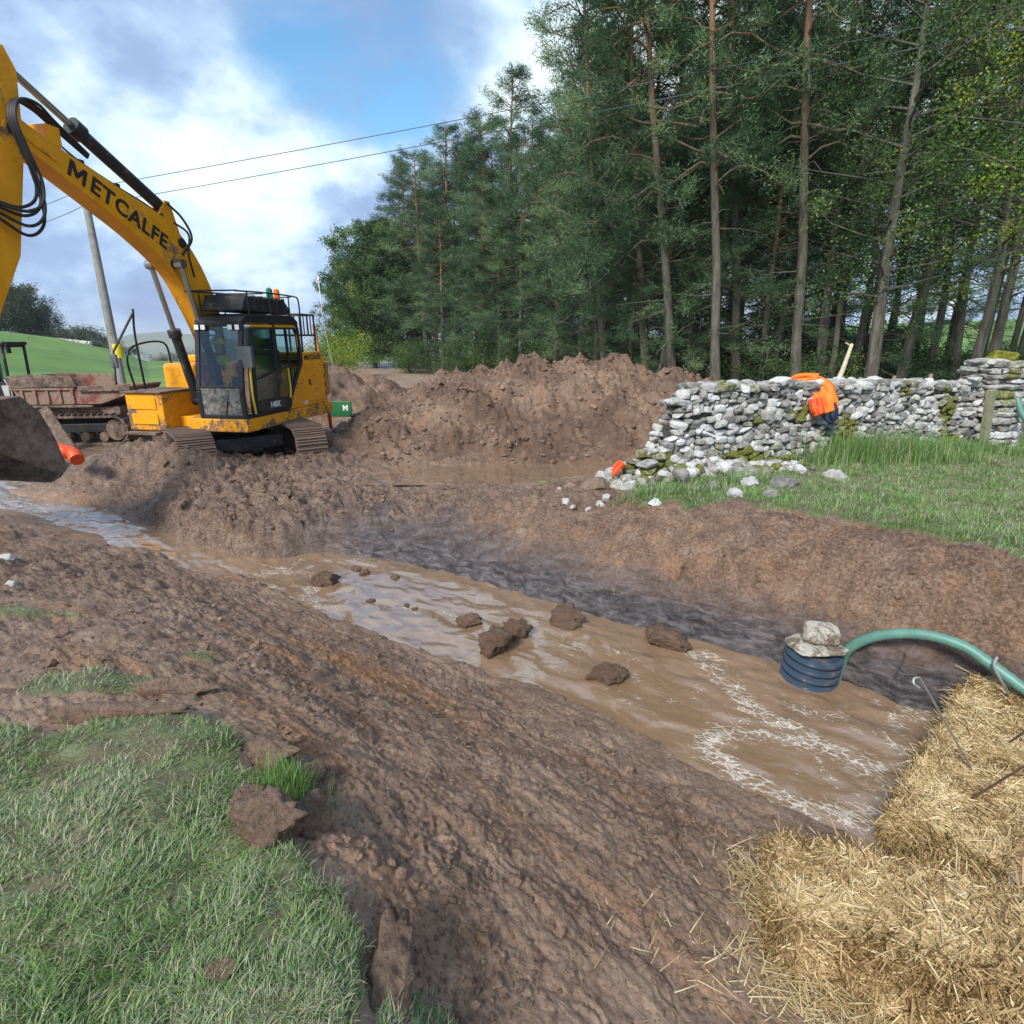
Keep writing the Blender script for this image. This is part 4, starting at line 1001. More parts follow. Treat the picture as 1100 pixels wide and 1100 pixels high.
# ------------------------------------------------------------------ trees
def bark_material(name, lo, hi, z0=None, z1=None, hic=None):
    n = NT(name); c_ = n.coord(); k = n.noise(1, 6, .7, n.mapping(c_, scale=(7, 7, 1.6)), .3)
    col = n.ramp(k, [(.35, lo), (.65, hi)])
    if z0 is not None:
        s_ = n.n('ShaderNodeSeparateXYZ'); n.l(c_, s_.inputs[0])
        col = n.mix(n.mapr(s_.outputs[2], z0, z1), col, n.ramp(k, [(.35, tuple(q*.55 for q in hic)), (.65, hic)]))
    return n.set(color=col, rough=.9, normal=n.bump(k, .9, .05))
PBARK = bark_material('pine_bark', (.055, .050, .038), (.165, .155, .12), 6, 11, (.27, .15, .08))
DBARK = bark_material('grey_bark', (.05, .047, .038), (.16, .15, .12))
def leaf_material(name, stops, transl=.25, rough=.6):
    n = NT(name); t_ = n.attr('tint'); oi = n.n('ShaderNodeObjectInfo').outputs['Random']
    c_ = n.ramp(t_, stops); hs = n.n('ShaderNodeHueSaturation'); n.l(c_, hs.inputs['Color'])
    n.l(n.mapr(oi, 0, 1, .485, .512), hs.inputs['Hue']); n.l(n.mapr(oi, 0, 1, 1.15, .85), hs.inputs['Value'])
    n.set(color=hs.outputs[0], rough=rough, spec=.3)
    tr = n.n('ShaderNodeBsdfTranslucent'); n.l(hs.outputs[0], tr.inputs[0]); mx_ = n.n('ShaderNodeMixShader'); mx_.inputs[0].default_value = transl
    n.l(n.b.outputs[0], mx_.inputs[1]); n.l(tr.outputs[0], mx_.inputs[2]); n.l(mx_.outputs[0], n.out.inputs[0]); return n.m
NEEDLE = leaf_material('pine_needles', [(0, (.03, .066, .034)), (.5, (.088, .168, .078)), (.85, (.175, .285, .13)), (1, (.24, .34, .155))], .35)
LEAF = leaf_material('green_leaves', [(0, (.035, .075, .024)), (.5, (.08, .155, .05)), (.85, (.145, .25, .075)), (1, (.24, .31, .09))], .35)
LEAFY = leaf_material('lime_leaves', [(0, (.08, .16, .02)), (.5, (.17, .30, .03)), (.85, (.30, .42, .045)), (1, (.46, .42, .06))], .5)
LEAFO = leaf_material('grey_green_leaves', [(0, (.04, .055, .03)), (.6, (.085, .11, .055)), (1, (.16, .17, .09))], .3)
def tri_cloud(rs, cen, dirs, n_per, ln, wd, spread, along):
    """needle or leaf faces round clump axes: cen (m,3), dirs (m,3)"""
    m_ = len(cen); M_ = m_*n_per
    c_ = np.repeat(cen, n_per, 0); d = np.repeat(dirs, n_per, 0)
    t_ = rs.uniform(-.5, .5, (M_, 1)); c_ = c_+d*t_*along+rs.normal(0, spread, (M_, 3))
    nd = d*.7+rs.normal(0, .75, (M_, 3)); nd /= np.linalg.norm(nd, axis=1, keepdims=True)
    sd_ = np.cross(nd, rs.normal(0, 1, (M_, 3))); sd_ /= np.linalg.norm(sd_, axis=1, keepdims=True)+1e-9
    L_ = ln*rs.uniform(.6, 1.3, (M_, 1)); W_ = wd*rs.uniform(.7, 1.3, (M_, 1))
    return c_, nd, sd_, L_, W_
def leaves_mesh(name, parts, mat, parent, seed, quad=False):
    V = []; T = []
    for (c_, nd, sd_, L_, W_), tn in parts:
        if quad: v = np.stack([c_, c_+nd*L_*.5+sd_*W_*.5, c_+nd*L_, c_+nd*L_*.5-sd_*W_*.5], 1)
        else: v = np.stack([c_-sd_*W_*.5, c_+sd_*W_*.5, c_+nd*L_], 1)
        V.append(v.reshape(-1, 3)); T.append(np.repeat(tn, v.shape[1]))
    V = np.concatenate(V); k = 4 if quad else 3
    return np_mesh(name, V, np.arange(len(V)).reshape(-1, k), mat, parent, smooth=False, attrs={'tint': np.concatenate(T)})
def tpath(rs, h, bend, n=9, lean=(0, 0)):
    x = np.cumsum(rs.normal(0, bend, n)); y = np.cumsum(rs.normal(0, bend, n)); x -= x[0]; y -= y[0]
    z = np.linspace(0, h, n); return np.stack([x+lean[0]*z/h, y+lean[1]*z/h, z], 1)
def interp_path(p, z): return np.array([np.interp(z, p[:, 2], p[:, 0]), np.interp(z, p[:, 2], p[:, 1]), z])
def pine(seed, h, cs, spread, nlimb, dens=1.0, r0=.2, name='pine_tree', dead=14, shape=1.0, npt=27):
    rs = np.random.default_rng(seed); root = empty(name)
    tp = tpath(rs, h, .035); b = MB()
    b.tube([tuple(p) for p in tp], [r0*(1.25 if i == 0 else 1)*(1-.86*i/(len(tp)-1)) for i in range(len(tp))], 9)
    C_ = []; D_ = []
    for k in range(nlimb):
        q = (k+.5)/nlimb; z = h*(cs+(1-cs)*q**.85)*rs.uniform(.985, 1.01); z = min(z, h*.985)
        o = interp_path(tp, z); a = k*2.4+rs.normal(0, .5)
        e = spread*(1-.80*((z/h-cs)/(1-cs))**1.6*shape)*rs.uniform(.55, 1.15)*(1-.35*ss(.25, 0, q)*rs.random())
        up = rs.uniform(-.12, .28)+.45*q; m_ = 5; L_ = []
        for i in range(m_+1):
            f_ = i/m_; L_.append(o+np.array([math.cos(a)*e*f_, math.sin(a)*e*f_, e*(up*f_-.28*f_*f_*(1-q)+.12*math.sin(f_*5+k))])+rs.normal(0, .05*f_, 3))
        L_ = np.array(L_); b.tube([tuple(p) for p in L_], [.045*(1-q*.5)*(r0/.2)*(1-.8*i/m_)+.006 for i in range(m_+1)], 5, False)
        nt = int((7+e*5.0)*dens)
        for j in range(nt):
            f_ = rs.uniform(.28, 1.02)**.8; i = min(int(f_*m_), m_-1); p0 = L_[i]+(L_[i+1]-L_[i])*(f_*m_-i)
            da = a+rs.choice([-1, 1])*rs.uniform(.2, 1.3); off = rs.uniform(0, .38*e*(1.15-f_)+.25)
            d = np.array([math.cos(da), math.sin(da), rs.uniform(-.05, .5)]); d /= np.linalg.norm(d)
            C_.append(p0+d*off+np.array([0, 0, rs.normal(.04, .10)])); D_.append(d+np.array([0, 0, .35]))
    C_.append(interp_path(tp, h)); D_.append(np.array([0, 0, 1.]))
    for k in range(dead):
        z = h*rs.uniform(.14, cs+.12); o = interp_path(tp, z); a = rs.uniform(0, 2*PI); e = rs.uniform(.4, 1.7)
        b.tube([tuple(o), tuple(o+np.array([math.cos(a)*e*.5, math.sin(a)*e*.5, rs.uniform(-.1, .1)])), tuple(o+np.array([math.cos(a)*e, math.sin(a)*e, rs.uniform(-.4, .1)]))], [.022, .014, .004], 4, False)
    b.build('trunk', PBARK, root, smooth=True)
    C_ = np.array(C_); D_ = np.array(D_); D_ /= np.linalg.norm(D_, axis=1, keepdims=True)
    t0 = np.clip(.42+.9*fbm(C_[:, 0]*.5+seed, C_[:, 1]*.5+C_[:, 2]*.7, 600, 3)+rs.normal(0, .12, len(C_)), 0, 1)
    P_ = tri_cloud(rs, C_, D_, npt, .17, .024, .085, .38)
    tn = np.clip(np.repeat(t0, npt)+rs.normal(0, .13, len(C_)*npt), 0, 1)
    leaves_mesh('crown', [(P_, tn)], NEEDLE, root, seed)
    return root
def broad(seed, h, r, cs, name='broadleaf_tree', mat=None, r0=.15, nl=46, clump=30, leaf=.10, lean=(0, 0), density=1.0, flat=1.0, bark=None, droop=0, multi=1, lsp=.26):
    rs = np.random.default_rng(seed); root = empty(name); b = MB(); C_ = []
    for s_ in range(multi):
        ln_ = (lean[0]+(rs.normal(0, r*.4) if multi > 1 else 0), lean[1]+(rs.normal(0, r*.4) if multi > 1 else 0))
        tp = tpath(rs, h*.93, .06, lean=ln_)
        b.tube([tuple(p) for p in tp], [r0*(1-.88*i/(len(tp)-1)) for i in range(len(tp))], 8)
        for k in range(nl//multi):
            q = (k+.5)/(nl//multi); z = h*(cs+(.93-cs)*q); o = interp_path(tp, z); a = k*2.4+rs.normal(0, .4)
            prof_ = math.sin(PI*(.16+.80*q))**.7; e = r*prof_*rs.uniform(.55, 1.12); up = rs.uniform(.05, .6)*flat-droop
            L_ = [o+np.array([math.cos(a)*e*f_, math.sin(a)*e*f_, e*up*f_**1.2])+rs.normal(0, .06*f_, 3) for f_ in (0, .33, .66, 1)]
            b.tube([tuple(p) for p in L_], [.035*(1-q*.5)*(r0/.15)+.004, .02, .012, .004], 4, False)
            for j in range(int((3+e*3.2)*density)):
                f_ = rs.uniform(.3, 1.05); i = min(int(f_*3), 2); p0 = L_[i]+(L_[i+1]-L_[i])*(f_*3-i)
                C_.append(p0+rs.normal(0, .10+.16*e*(1.2-f_), 3))
    b.build('trunk', bark or DBARK, root, smooth=True)
    C_ = np.array(C_); D_ = rs.normal(0, 1, C_.shape); D_[:, 2] *= .4; D_ /= np.linalg.norm(D_, axis=1, keepdims=True)
    t0 = np.clip(.42+.9*fbm(C_[:, 0]*.5+seed, C_[:, 1]*.5+C_[:, 2]*.7, 610, 3)+rs.normal(0, .12, len(C_)), 0, 1)
    P_ = tri_cloud(rs, C_, D_, clump, leaf, leaf*.62, lsp*.55, .5)
    tn = np.clip(np.repeat(t0, clump)+rs.normal(0, .13, len(C_)*clump), 0, 1)
    leaves_mesh('crown', [(P_, tn)], mat or LEAF, root, seed, quad=True)
    return root
def copy_tree(o, parent=None):
    c_ = o.copy(); COL.objects.link(c_); c_.parent = parent
    for ch in list(o.children): copy_tree(ch, c_)
    return c_
used_ = set()
def put(proto, u, t_, hs, rz, label, cat, group=None, sx=None, tilt=0, z=None):
    first = proto.name not in used_; used_.add(proto.name)
    o = proto if first else copy_tree(proto)
    p = ray(u, 400); p = p*t_; gz = z if z is not None else (GZ(p[0], p[1]) if np.hypot(p[0], p[1]) < 27 else float(far_z(np.array([p[0]]), np.array([p[1]]))[0]))
    o.location = (p[0], p[1], gz-.05); o.rotation_euler = (0, tilt, rz); s_ = sx or hs; o.scale = (s_, s_, hs)
    return tag(o, label, cat, group)
PA = pine(101, 17, .20, 3.6, 84, 1.1, .165)
PB = pine(102, 17, .26, 3.1, 70, 1.1, .15)
PC = pine(103, 18, .10, 3.6, 92, 1.05, .16, shape=1.1)
PD = pine(104, 15, .32, 2.8, 60, 1.15, .13)
PE_ = pine(105, 18, .36, 2.7, 58, 1.05, .155, dead=26)
PINES = [PA, PB, PC, PD, PE_]
GP = 'pines of the plantation'
# (u, depth, proto, height scale, label)
tl = [
 (728, 17.8, 1, 1.00, 'tall pine with straight pale trunk behind the right end of the soil heap'),
 (700, 20.5, 0, 1.02, 'dense pine whose crown makes the upper left edge of the near wood'),
 (655, 23, 0, .98, 'bushy pine left of the pale trunk, overhanging the big soil heap'),
 (748, 20, 3, 1.15, 'slim pine standing directly right of the straight pale trunk'),
 (774, 16.3, 4, .92, 'bare stemmed pine behind the left part of the stone wall'),
 (796, 18.2, 4, .95, 'second bare pine stem right of the soil heap, slightly thinner'),
 (545, 38, 2, .955, 'pointed pine spire standing above its neighbours'),
 (522, 42, 0, .95, 'pine immediately left of the tall pointed spire'),
 (484, 44, 2, .92, 'pine with a narrow top where the two power wires meet the trees'),
 (503, 45, 1, .90, 'thin stemmed pine between the spire and the left end of the wood'),
 (461, 47, 0, .92, 'lower pine near the left end of the wood'),
 (446, 50, 2, .90, 'leftmost pine, just right of the rounded dark broadleaf tree'),
 (573, 35, 1, .80, 'pine immediately right of the tall pointed spire'),
 (600, 31, 0, .76, 'pine filling the dip between the spire and the taller near pines'),
 (622, 27, 2, .80, 'pine at the foot of the tall near crown, above the middle of the soil heap'),
 (640, 33, 0, .98, 'tall pine standing back in the gap above the soil heap'),
 (860, 16.6, 4, 1.0, 'leaning pine stem behind the orange jacket on the wall'),
 (905, 19.5, 4, 1.05, 'tall thin dark stem reaching the top of the picture above the wall'),
 (1030, 17.5, 3, 1.0, 'dark stem behind the right end of the wall, left of the mossy pillar'),
]
for u, t_, k, hs, lb in tl: put(PINES[k], u, t_, hs, sx=hs*(1.4 if t_ > 30 else 1.0), rz=random.uniform(0, .5) if t_ < 25 else random.uniform(0, 6.28), label=lb, cat='pine tree', group=GP, tilt=random.uniform(-.02, .02)-(.12 if t_ < 25 else .02)-(.03 if u == 728 else 0))
for i in range(17):
    u = random.uniform(470, 700) if i < 8 else random.uniform(700, 1000) if i < 14 else random.uniform(1000, 1130); a0 = np.interp(u, [470, 560, 640, 720, 800, 1120], [50, 40, 31, 24, 21, 20])
    t_ = a0+random.random()**1.3*18+1
    put(PINES[random.choice([0, 1, 1, 2, 3, 3, 4])], u, t_, random.uniform(.82, 1.05)*np.interp(u, [470, 600, 660, 1100], [.78, .80, .9, .92]), random.uniform(0, 6.28), 'pine standing deeper in the wood behind the front row of stems', 'pine tree', GP, tilt=random.uniform(-.04, .04))
for i, (u, t_) in enumerate([(712, 19.5), (742, 22), (762, 18.6), (790, 21.5), (820, 18.2), (848, 21), (885, 20), (915, 17.6), (675, 22), (640, 25)]):
    put(PC, u, t_, random.uniform(.52, .74), i*1.1, 'young pine with low green branches filling the gaps between taller stems', 'pine tree', 'young pines between the stems', sx=.8)
for i, (u, t_, h_) in enumerate([(440, 54, .80), (455, 52, .84), (470, 50, .88), (493, 48, .86), (512, 46, .90), (532, 43, .88), (556, 42, .86), (586, 38, .80), (606, 36, .82), (632, 33, .84), (650, 30, .85), (476, 41, .62), (520, 37, .66), (560, 33, .62), (595, 29, .60), (536, 35, .60)]):
    put([PC, PA][i % 2], u, t_, h_, i*1.9, 'bushy pine packed into the receding left part of the wood', 'pine tree', 'bushy pines in the receding left part of the wood', sx=h_*1.35)
SL = 'slim bare stems among the near pines'
for i, (u, t_) in enumerate([(690, 21), (716, 24), (760, 22), (786, 19.5), (808, 23), (838, 20), (872, 24), (893, 17.2), (918, 22), (946, 19), (980, 22), (1014, 19.5), (1050, 21), (1078, 18)]):
    put(PE_, u, t_, random.uniform(.85, 1.0), i*2.3, 'slim bare stemmed pine standing between the thicker trunks of the near wood', 'pine tree', SL, sx=.62, tilt=random.uniform(-.08, .06))
# broadleaf trees
BA = broad(201, 12, 4.6, .05, nl=80, density=1.5, clump=34, leaf=.15, r0=.2)
BB = broad(202, 13, 3.3, .22, nl=60, density=.75, clump=34, leaf=.07, r0=.17)
BCt = broad(203, 13, 3.2, .30, nl=56, density=.6, clump=28, leaf=.07, r0=.15, mat=LEAF, lean=(.8, 0))
BY = broad(204, 11, 3.4, .30, nl=52, density=.7, clump=30, leaf=.07, r0=.14, mat=LEAFY)
BS = broad(205, 12, 3.0, .25, nl=50, density=.35, clump=20, leaf=.065, r0=.16)
GB = 'broadleaf trees at the edge of the wood'
put(BA, 404, 50, 1.0, 0, 'rounded dark broadleaf tree ending the wood on the left', 'tree', GB)
put(BA, 430, 51, 1.0, 2, 'broad dark leafy tree tucked between the rounded end tree and the pines', 'tree', GB)
put(BA, 380, 55, .80, 4, 'low leafy tree at the far left foot of the wood, above the excavator tail', 'tree', GB)
bl_ = [(935, 15.6, 'B', 1.05, 'thick trunked leafy tree leaning right behind the middle of the wall'),
 (880, 17.5, 'B', 1.0, 'leafy tree behind the leaning wooden stake'),
 (830, 19, 'C', 1.05, 'thin crowned leafy tree between the bare pine stems and the orange jacket'),
 (968, 17.2, 'C', 1.08, 'slender leafy tree left of the mossy pillar'),
 (1000, 18.8, 'Y', 1.05, 'yellow green tree glowing above the right half of the wall'),
 (1062, 15.5, 'S', .95, 'sparse leaved tree behind the mossy stone pillar'),
 (1090, 17.5, 'S', 1.0, 'thinly leaved tree at the right edge of the picture'),
 (1112, 12.6, 'Y', 1.05, 'bright lime green tree overhanging the top right corner'),
 (1150, 17, 'B', 1.0, 'dark leafy tree beyond the right edge of the wall'),
 (1045, 15.6, 'Y', 1.05, 'yellow leaved tree above the mossy pillar'),
 (950, 21, 'Y', .95, 'yellowing tree seen between the dark trunks above the wall')]
MP = dict(B=BB, C=BCt, Y=BY, S=BS)
for u, t_, k, hs, lb in bl_: put(MP[k], u, t_, hs, random.uniform(-.4, .4), lb, 'tree', GB, tilt=random.uniform(-.08, .0))
for i in range(5):
    u = random.uniform(800, 1140); put(MP[random.choice('BCSS')], u, random.uniform(22, 38), random.uniform(.7, .95), random.uniform(0, 6.28), 'leafy tree deeper in the wood, beyond the wall and the front stems', 'tree', 'leafy trees inside the wood')
# understorey shrubs
SH = broad(301, 2.6, 1.7, .05, 'shrub', LEAF, .04, 40, 26, .085, density=1.6, multi=3)
SHY = broad(302, 2.0, 1.5, .05, 'shrub', LEAFY, .035, 36, 22, .08, density=1.3, multi=3)
for i, (u, t_, k, hs) in enumerate([(u_, t__+2, k__, h__*.72) for u_, t__, k__, h__ in [(440, 42, 0, 1.2), (470, 40, 0, 1.2), (500, 38, 0, 1.2), (530, 36, 1, 1.3), (550, 34, 0, 1.5), (580, 31, 0, 1.4), (610, 28, 0, 1.4), (640, 27, 0, 1.4),
      (670, 25, 0, 1.3), (700, 26, 0, 1.3), (735, 23, 0, 1.2), (765, 21, 0, 1.1), (815, 16.5, 0, .9), (845, 20, 0, 1.3), (880, 15.8, 0, 1.0), (900, 22, 1, 1.2), (945, 18.5, 0, 1.3), (985, 17, 0, 1.1), (1020, 20, 1, 1.2), (1055, 19, 0, 1.1), (1090, 15, 0, 1.1), (1120, 17, 1, 1.0), (785, 24, 0, 1.4), (560, 42, 0, 1.7), (650, 34, 0, 1.7), (720, 30, 0, 1.7), (860, 26, 0, 1.7), (930, 27, 0, 1.5)]][::1]):
    put([SH, SHY][k], u, t_, hs, i*1.3, ['dark green shrub under the trees of the wood', 'light green shrub under the trees of the wood'][k], 'shrub', ['dark shrubs in the wood', 'light shrubs in the wood'][k], sx=hs*1.25)
put(SHY, 352, 32, 1.1, 1, 'yellow green bush behind the tail of the excavator', 'bush', sx=1.2)
put(SHY, 361, 38, 1.4, 2, 'taller bush between the excavator tail and the dark round tree', 'bush', sx=1.5)
# windblown trees on the left hill
WT = broad(401, 9.5, 4.6, .22, 'hill_tree', LEAFO, .22, 54, 24, .2, density=1.0, lean=(1.8, 0), flat=.6, lsp=.5)
WB = broad(402, 3.2, 3.0, .05, 'hawthorn', LEAFO, .1, 40, 20, .15, density=1.1, lean=(.8, 0), flat=.6, multi=2, lsp=.4)
for u, t_, k, hs, lb in [(6, 74, 0, .95, 'tall windblown tree at the left edge of the hill'), (32, 78, 0, .88, 'windblown tree leaning right on the hill crest'), (50, 80, 0, .66, 'rightmost and smallest of the windblown hill trees'),
      (72, 78, 1, 1.05, 'grey hawthorn bush right of the windblown trees'), (86, 76, 1, .95, 'low hawthorn bush on the hill crest by the pole'), (100, 76, 1, .75, 'small hawthorn just left of the leaning pole'), (118, 77, 1, .60, 'small hawthorn behind the leaning pole'), (136, 78, 1, .55, 'lowest hawthorn right of the leaning pole'), (184, 120, 1, 1.5, 'lone round tree far off beside the boom cylinders')]:
    put([WT, WB][k], u, t_, hs, 0, lb, 'tree' if k == 0 else 'bush')
# ------------------------------------------------------------------ dry stone wall
def stone_material():
    n = NT('limestone'); t_ = n.attr('tint'); ms = n.attr('moss'); p = n.pos()
    k = n.noise(9, 6, .65, p, .3)
    base = n.ramp(n.math('ADD', n.math('MULTIPLY', k, .6), n.math('MULTIPLY', t_, .4)), [(.28, (.13, .122, .108)), (.45, (.33, .32, .30)), (.6, (.50, .495, .48)), (.78, (.70, .70, .69))])
    base = n.mix(n.mapr(n.noise(28, 4, .7, p), .55, .68, 0, .6), base, (.13, .13, .12))
    mo = n.ramp(n.noise(30, 4, .7, p), [(.35, (.05, .06, .010)), (.65, (.20, .21, .03))])
    return n.set(color=n.mix(n.mapr(n.math('ADD', ms, n.math('MULTIPLY', n.noise(12, 4, .6, p), .5)), .62, .78), base, mo), rough=.85, normal=n.bump(n.noise(35, 7, .7, p), .7, .02))
STONE = stone_material()
_sp = [rock_proto(900+i, 2, .12, 1.0) for i in range(14)]
def block_stone(rs, c_, sx, sy, sz, rz=0, tilt=0, roll=0):
    v, f = _sp[rs.integers(len(_sp))]
    v = np.sign(v)*np.abs(v)**.62            # squarer
    v = v/np.abs(v).max(0)
    v = v*np.array([sx, sy, sz])*.5
    a = tilt; v = v@np.array([[math.cos(a), 0, -math.sin(a)], [0, 1, 0], [math.sin(a), 0, math.cos(a)]])
    a = roll; v = v@np.array([[1, 0, 0], [0, math.cos(a), -math.sin(a)], [0, math.sin(a), math.cos(a)]])
    a = rz; v = v@np.array([[math.cos(a), math.sin(a), 0], [-math.sin(a), math.cos(a), 0], [0, 0, 1]])
    return v+c_, f
def stones_obj(name, lst, parent=None, label=None, cat=None, mat=None):
    V = []; Fc = []; T = []; M_ = []; n = 0; rs = np.random.default_rng(len(lst))
    for v, f, moss in lst:
        V.append(v); Fc.append(f+n); n += len(v); T.append(np.full(len(v), rs.random())); M_.append(np.full(len(v), moss))
    o = np_mesh(name, np.concatenate(V), np.concatenate(Fc), mat or STONE, parent, smooth=False, attrs={'tint': np.concatenate(T), 'moss': np.concatenate(M_)})
    return tag(o, label, cat)
rs = np.random.default_rng(55)
WA = np.array([2.35, 8.55]); WBp = np.array([5.35, 9.75]); WC = np.array([8.75, 11.1])
def wall_pt(s):
    L1 = np.linalg.norm(WBp-WA); L2 = np.linalg.norm(WC-WBp)
    if s < L1: d = (WBp-WA)/L1; return WA+d*s, d
    d = (WC-WBp)/L2; return WBp+d*(s-L1), d
WL = np.linalg.norm(WBp-WA)+np.linalg.norm(WC-WBp)
def wall_top(s): return float(np.interp(s, [-.6, -.25, .1, .5, 1.0, 2.5, 4.5, 6.9], [-1.80, -1.45, -.72, -.64, -.66, -.66, -.72, -.78]))
def mossf(x, z, s):
    return float(np.clip(fbm(np.array([s*1.1]), np.array([z*1.8]), 700, 3)[0]*.9+.06+(.30 if z < -1.55 and s < 3.0 else 0)+(.06 if z > -.75 and s > 0 else 0), 0, 1))
lst = []
for side in (1, -1):      # camera face, then back face
    z0 = -2.12
    while z0 < -.55:
        hgt = rs.uniform(.055, .115); s = -.75+rs.uniform(0, .15)
        while s < WL:
            w_ = rs.uniform(.07, .20) if rs.random() < .8 else rs.uniform(.18, .30)
            hh = hgt*rs.uniform(.7, 1.45); sc = s+w_/2; p_, d_ = wall_pt(max(sc, 0)); p_ = p_+d_*min(sc, 0)
            if z0+hh*.6 < wall_top(sc)+rs.normal(0, .03) and sc < WL:
                nrm = np.array([d_[1], -d_[0]]); bat = .30-.09*(z0+2.1)
                q = p_+nrm*side*(bat+rs.normal(0, .022)); dep = rs.uniform(.16, .28)
                c_ = np.array([q[0]-nrm[0]*side*dep*.4, q[1]-nrm[1]*side*dep*.4, z0+hh/2+rs.normal(0, .012)])
                v, f = block_stone(rs, c_, w_*1.06, dep, hh*1.12, math.atan2(d_[1], d_[0])+rs.normal(0, .16), rs.normal(0, .20), rs.normal(0, .18))
                lst.append((v, f, mossf(0, z0, sc)))
            s += w_*.97
        z0 += hgt*.93
# top: cope stones and fill
s = -.3
while s < WL:
    w_ = rs.uniform(.14, .34); sc = s+w_/2; p_, d_ = wall_pt(max(sc, 0)); nrm = np.array([d_[1], -d_[0]]); zt = wall_top(sc)
    for k in range(3):
        q = p_+nrm*rs.uniform(-.17, .17); v, f = block_stone(rs, np.array([q[0], q[1], zt-.02+rs.normal(0, .03)]), w_*1.1, rs.uniform(.2, .34), rs.uniform(.08, .15), math.atan2(d_[1], d_[0])+rs.normal(0, .3), rs.normal(0, .12), rs.normal(0, .15))
        lst.append((v, f, mossf(0, zt, sc)))
    s += w_*.9
# ragged rubble foot and torn left end
for k in range(330):
    s = rs.uniform(-1.0, 1.9)**1; dd = abs(rs.normal(0, .35)); p_, d_ = wall_pt(max(s, 0)); p_ = p_+d_*min(s, 0); nrm = np.array([d_[1], -d_[0]])
    q = p_+nrm*(.15+dd) if s > -.2 else p_+nrm*rs.normal(.05, .35)
    hmax = np.clip(.50*math.exp(-(max(s-.1, 0)/.8)**2)*(1-dd/.7), 0, 1)*(1 if s > 0 else max(0, 1+s*1.1))
    zz_ = GZ(q[0], q[1])+rs.uniform(0, max(hmax, .02)); a_ = rs.uniform(.08, .25)
    v, f = block_stone(rs, np.array([q[0], q[1], zz_+.03]), a_, a_*rs.uniform(.6, 1), a_*rs.uniform(.4, .8), rs.uniform(0, 3), rs.normal(0, .4), rs.normal(0, .4))
    lst.append((v, f, mossf(0, -1.7, s)*rs.random()+.30*rs.random()*(rs.random() < .5)))
wall = empty('stone_wall', (0, 0, 0), 0, 'long grey dry stone wall with a collapsed left end, orange jacket hanging over it', 'stone wall')
stones_obj('stonework', lst, wall)
# dark hearting inside
n = NT('wall_hearting'); HEART = n.set(color=n.ramp(n.noise(20, 4, .6, n.pos()), [(.4, (.03, .028, .025)), (.6, (.08, .075, .07))]), rough=.95)
b = MB()
for s0 in np.arange(-.1, WL-.1, .3):
    p_, d_ = wall_pt(max(s0+.15, 0)); zt = min(wall_top(s0), wall_top(s0+.3))-.10
    a = math.atan2(d_[1], d_[0]); b.box((-.16, -.15, -2.1), (.16, .15, zt), Matrix.Translation((p_[0], p_[1], 0)) @ Matrix.Rotation(a, 4, 'Z'))
b.build('hearting', HEART, wall)
# mossy gate pillar at the right end
lst = []; pc = np.array([9.05, 11.0]); z0 = -2.1; pr = -.42; PRZ = .38
while z0 < -.42:
    hh = rs.uniform(.09, .17); wx_, wy_ = (.98-.14*(z0+2.1)), .72
    for k in range(9):
        th_ = k/9*2*PI+rs.uniform(0, .3); ex_ = np.array([math.cos(th_), math.sin(th_)]); m_ = 1/max(abs(ex_[0])/(wx_/2-.12), abs(ex_[1])/(wy_/2-.1)); q = ex_*m_
        qx = q[0]*math.cos(PRZ)-q[1]*math.sin(PRZ); qy = q[0]*math.sin(PRZ)+q[1]*math.cos(PRZ)
        v, f = block_stone(rs, np.array([pc[0]+qx, pc[1]+qy, z0+hh/2]), rs.uniform(.26, .40), rs.uniform(.24, .32), hh*1.1, PRZ+rs.normal(0, .1), rs.normal(0, .06), rs.normal(0, .06))
        lst.append((v, f, .28*rs.random()+(.25 if q[0] < -.05 and z0 > -1.3 else 0)))
    z0 += hh*.96
for k in range(14):
    v, f = block_stone(rs, np.array([pc[0]+rs.uniform(-.4, .4), pc[1]+rs.uniform(-.2, .2), -.40+rs.normal(0, .03)]), rs.uniform(.2, .4), rs.uniform(.2, .3), rs.uniform(.07, .13), rs.uniform(0, 1), rs.normal(0, .1), rs.normal(0, .1)); lst.append((v, f, .35*rs.random()+.1))
for k in range(9):
    v, f = block_stone(rs, np.array([pc[0]-.72+rs.uniform(-.2, .16), pc[1]-.28+rs.uniform(-.1, .1), -.72+.045*k]), rs.uniform(.22, .4), rs.uniform(.2, .3), rs.uniform(.07, .13), rs.uniform(0, 1), rs.normal(0, .1), rs.normal(0, .1)); lst.append((v, f, .25*rs.random()))
pil = empty('stone_pillar', (0, 0, 0), 0, 'stone gate pillar with a yellow green moss cap, taller than the wall beside it', 'pillar')
stones_obj('stonework', lst, pil)
b = MB(); b.box((-.36, -.24, -2.1), (.36, .24, -.5), Matrix.Translation((pc[0], pc[1], 0)) @ Matrix.Rotation(PRZ, 4, 'Z')); b.build('hearting', HEART, pil)
n = NT('moss'); p = n.pos(); MOSS = n.set(color=n.ramp(n.noise(11, 6, .75, p), [(.35, (.07, .07, .012)), (.5, (.20, .21, .02)), (.65, (.42, .38, .03))]), rough=.95, normal=n.bump(n.noise(60, 5, .7, p), 1, .03))
v, f = rock_proto(77, 4, .10, 1.0); v = v.copy(); v[:, 2] = np.maximum(v[:, 2], -.35)*(1+.25*perlin(v[:, 0]*5, v[:, 1]*5, 3)); v = v*np.array([.40, .26, .15])
ca, sa = math.cos(PRZ), math.sin(PRZ); v = v@np.array([[ca, sa, 0], [-sa, ca, 0], [0, 0, 1]])+np.array([pc[0]-.08, pc[1]-.05, -.30]); np_mesh('moss_cushion', v, f, MOSS, pil)
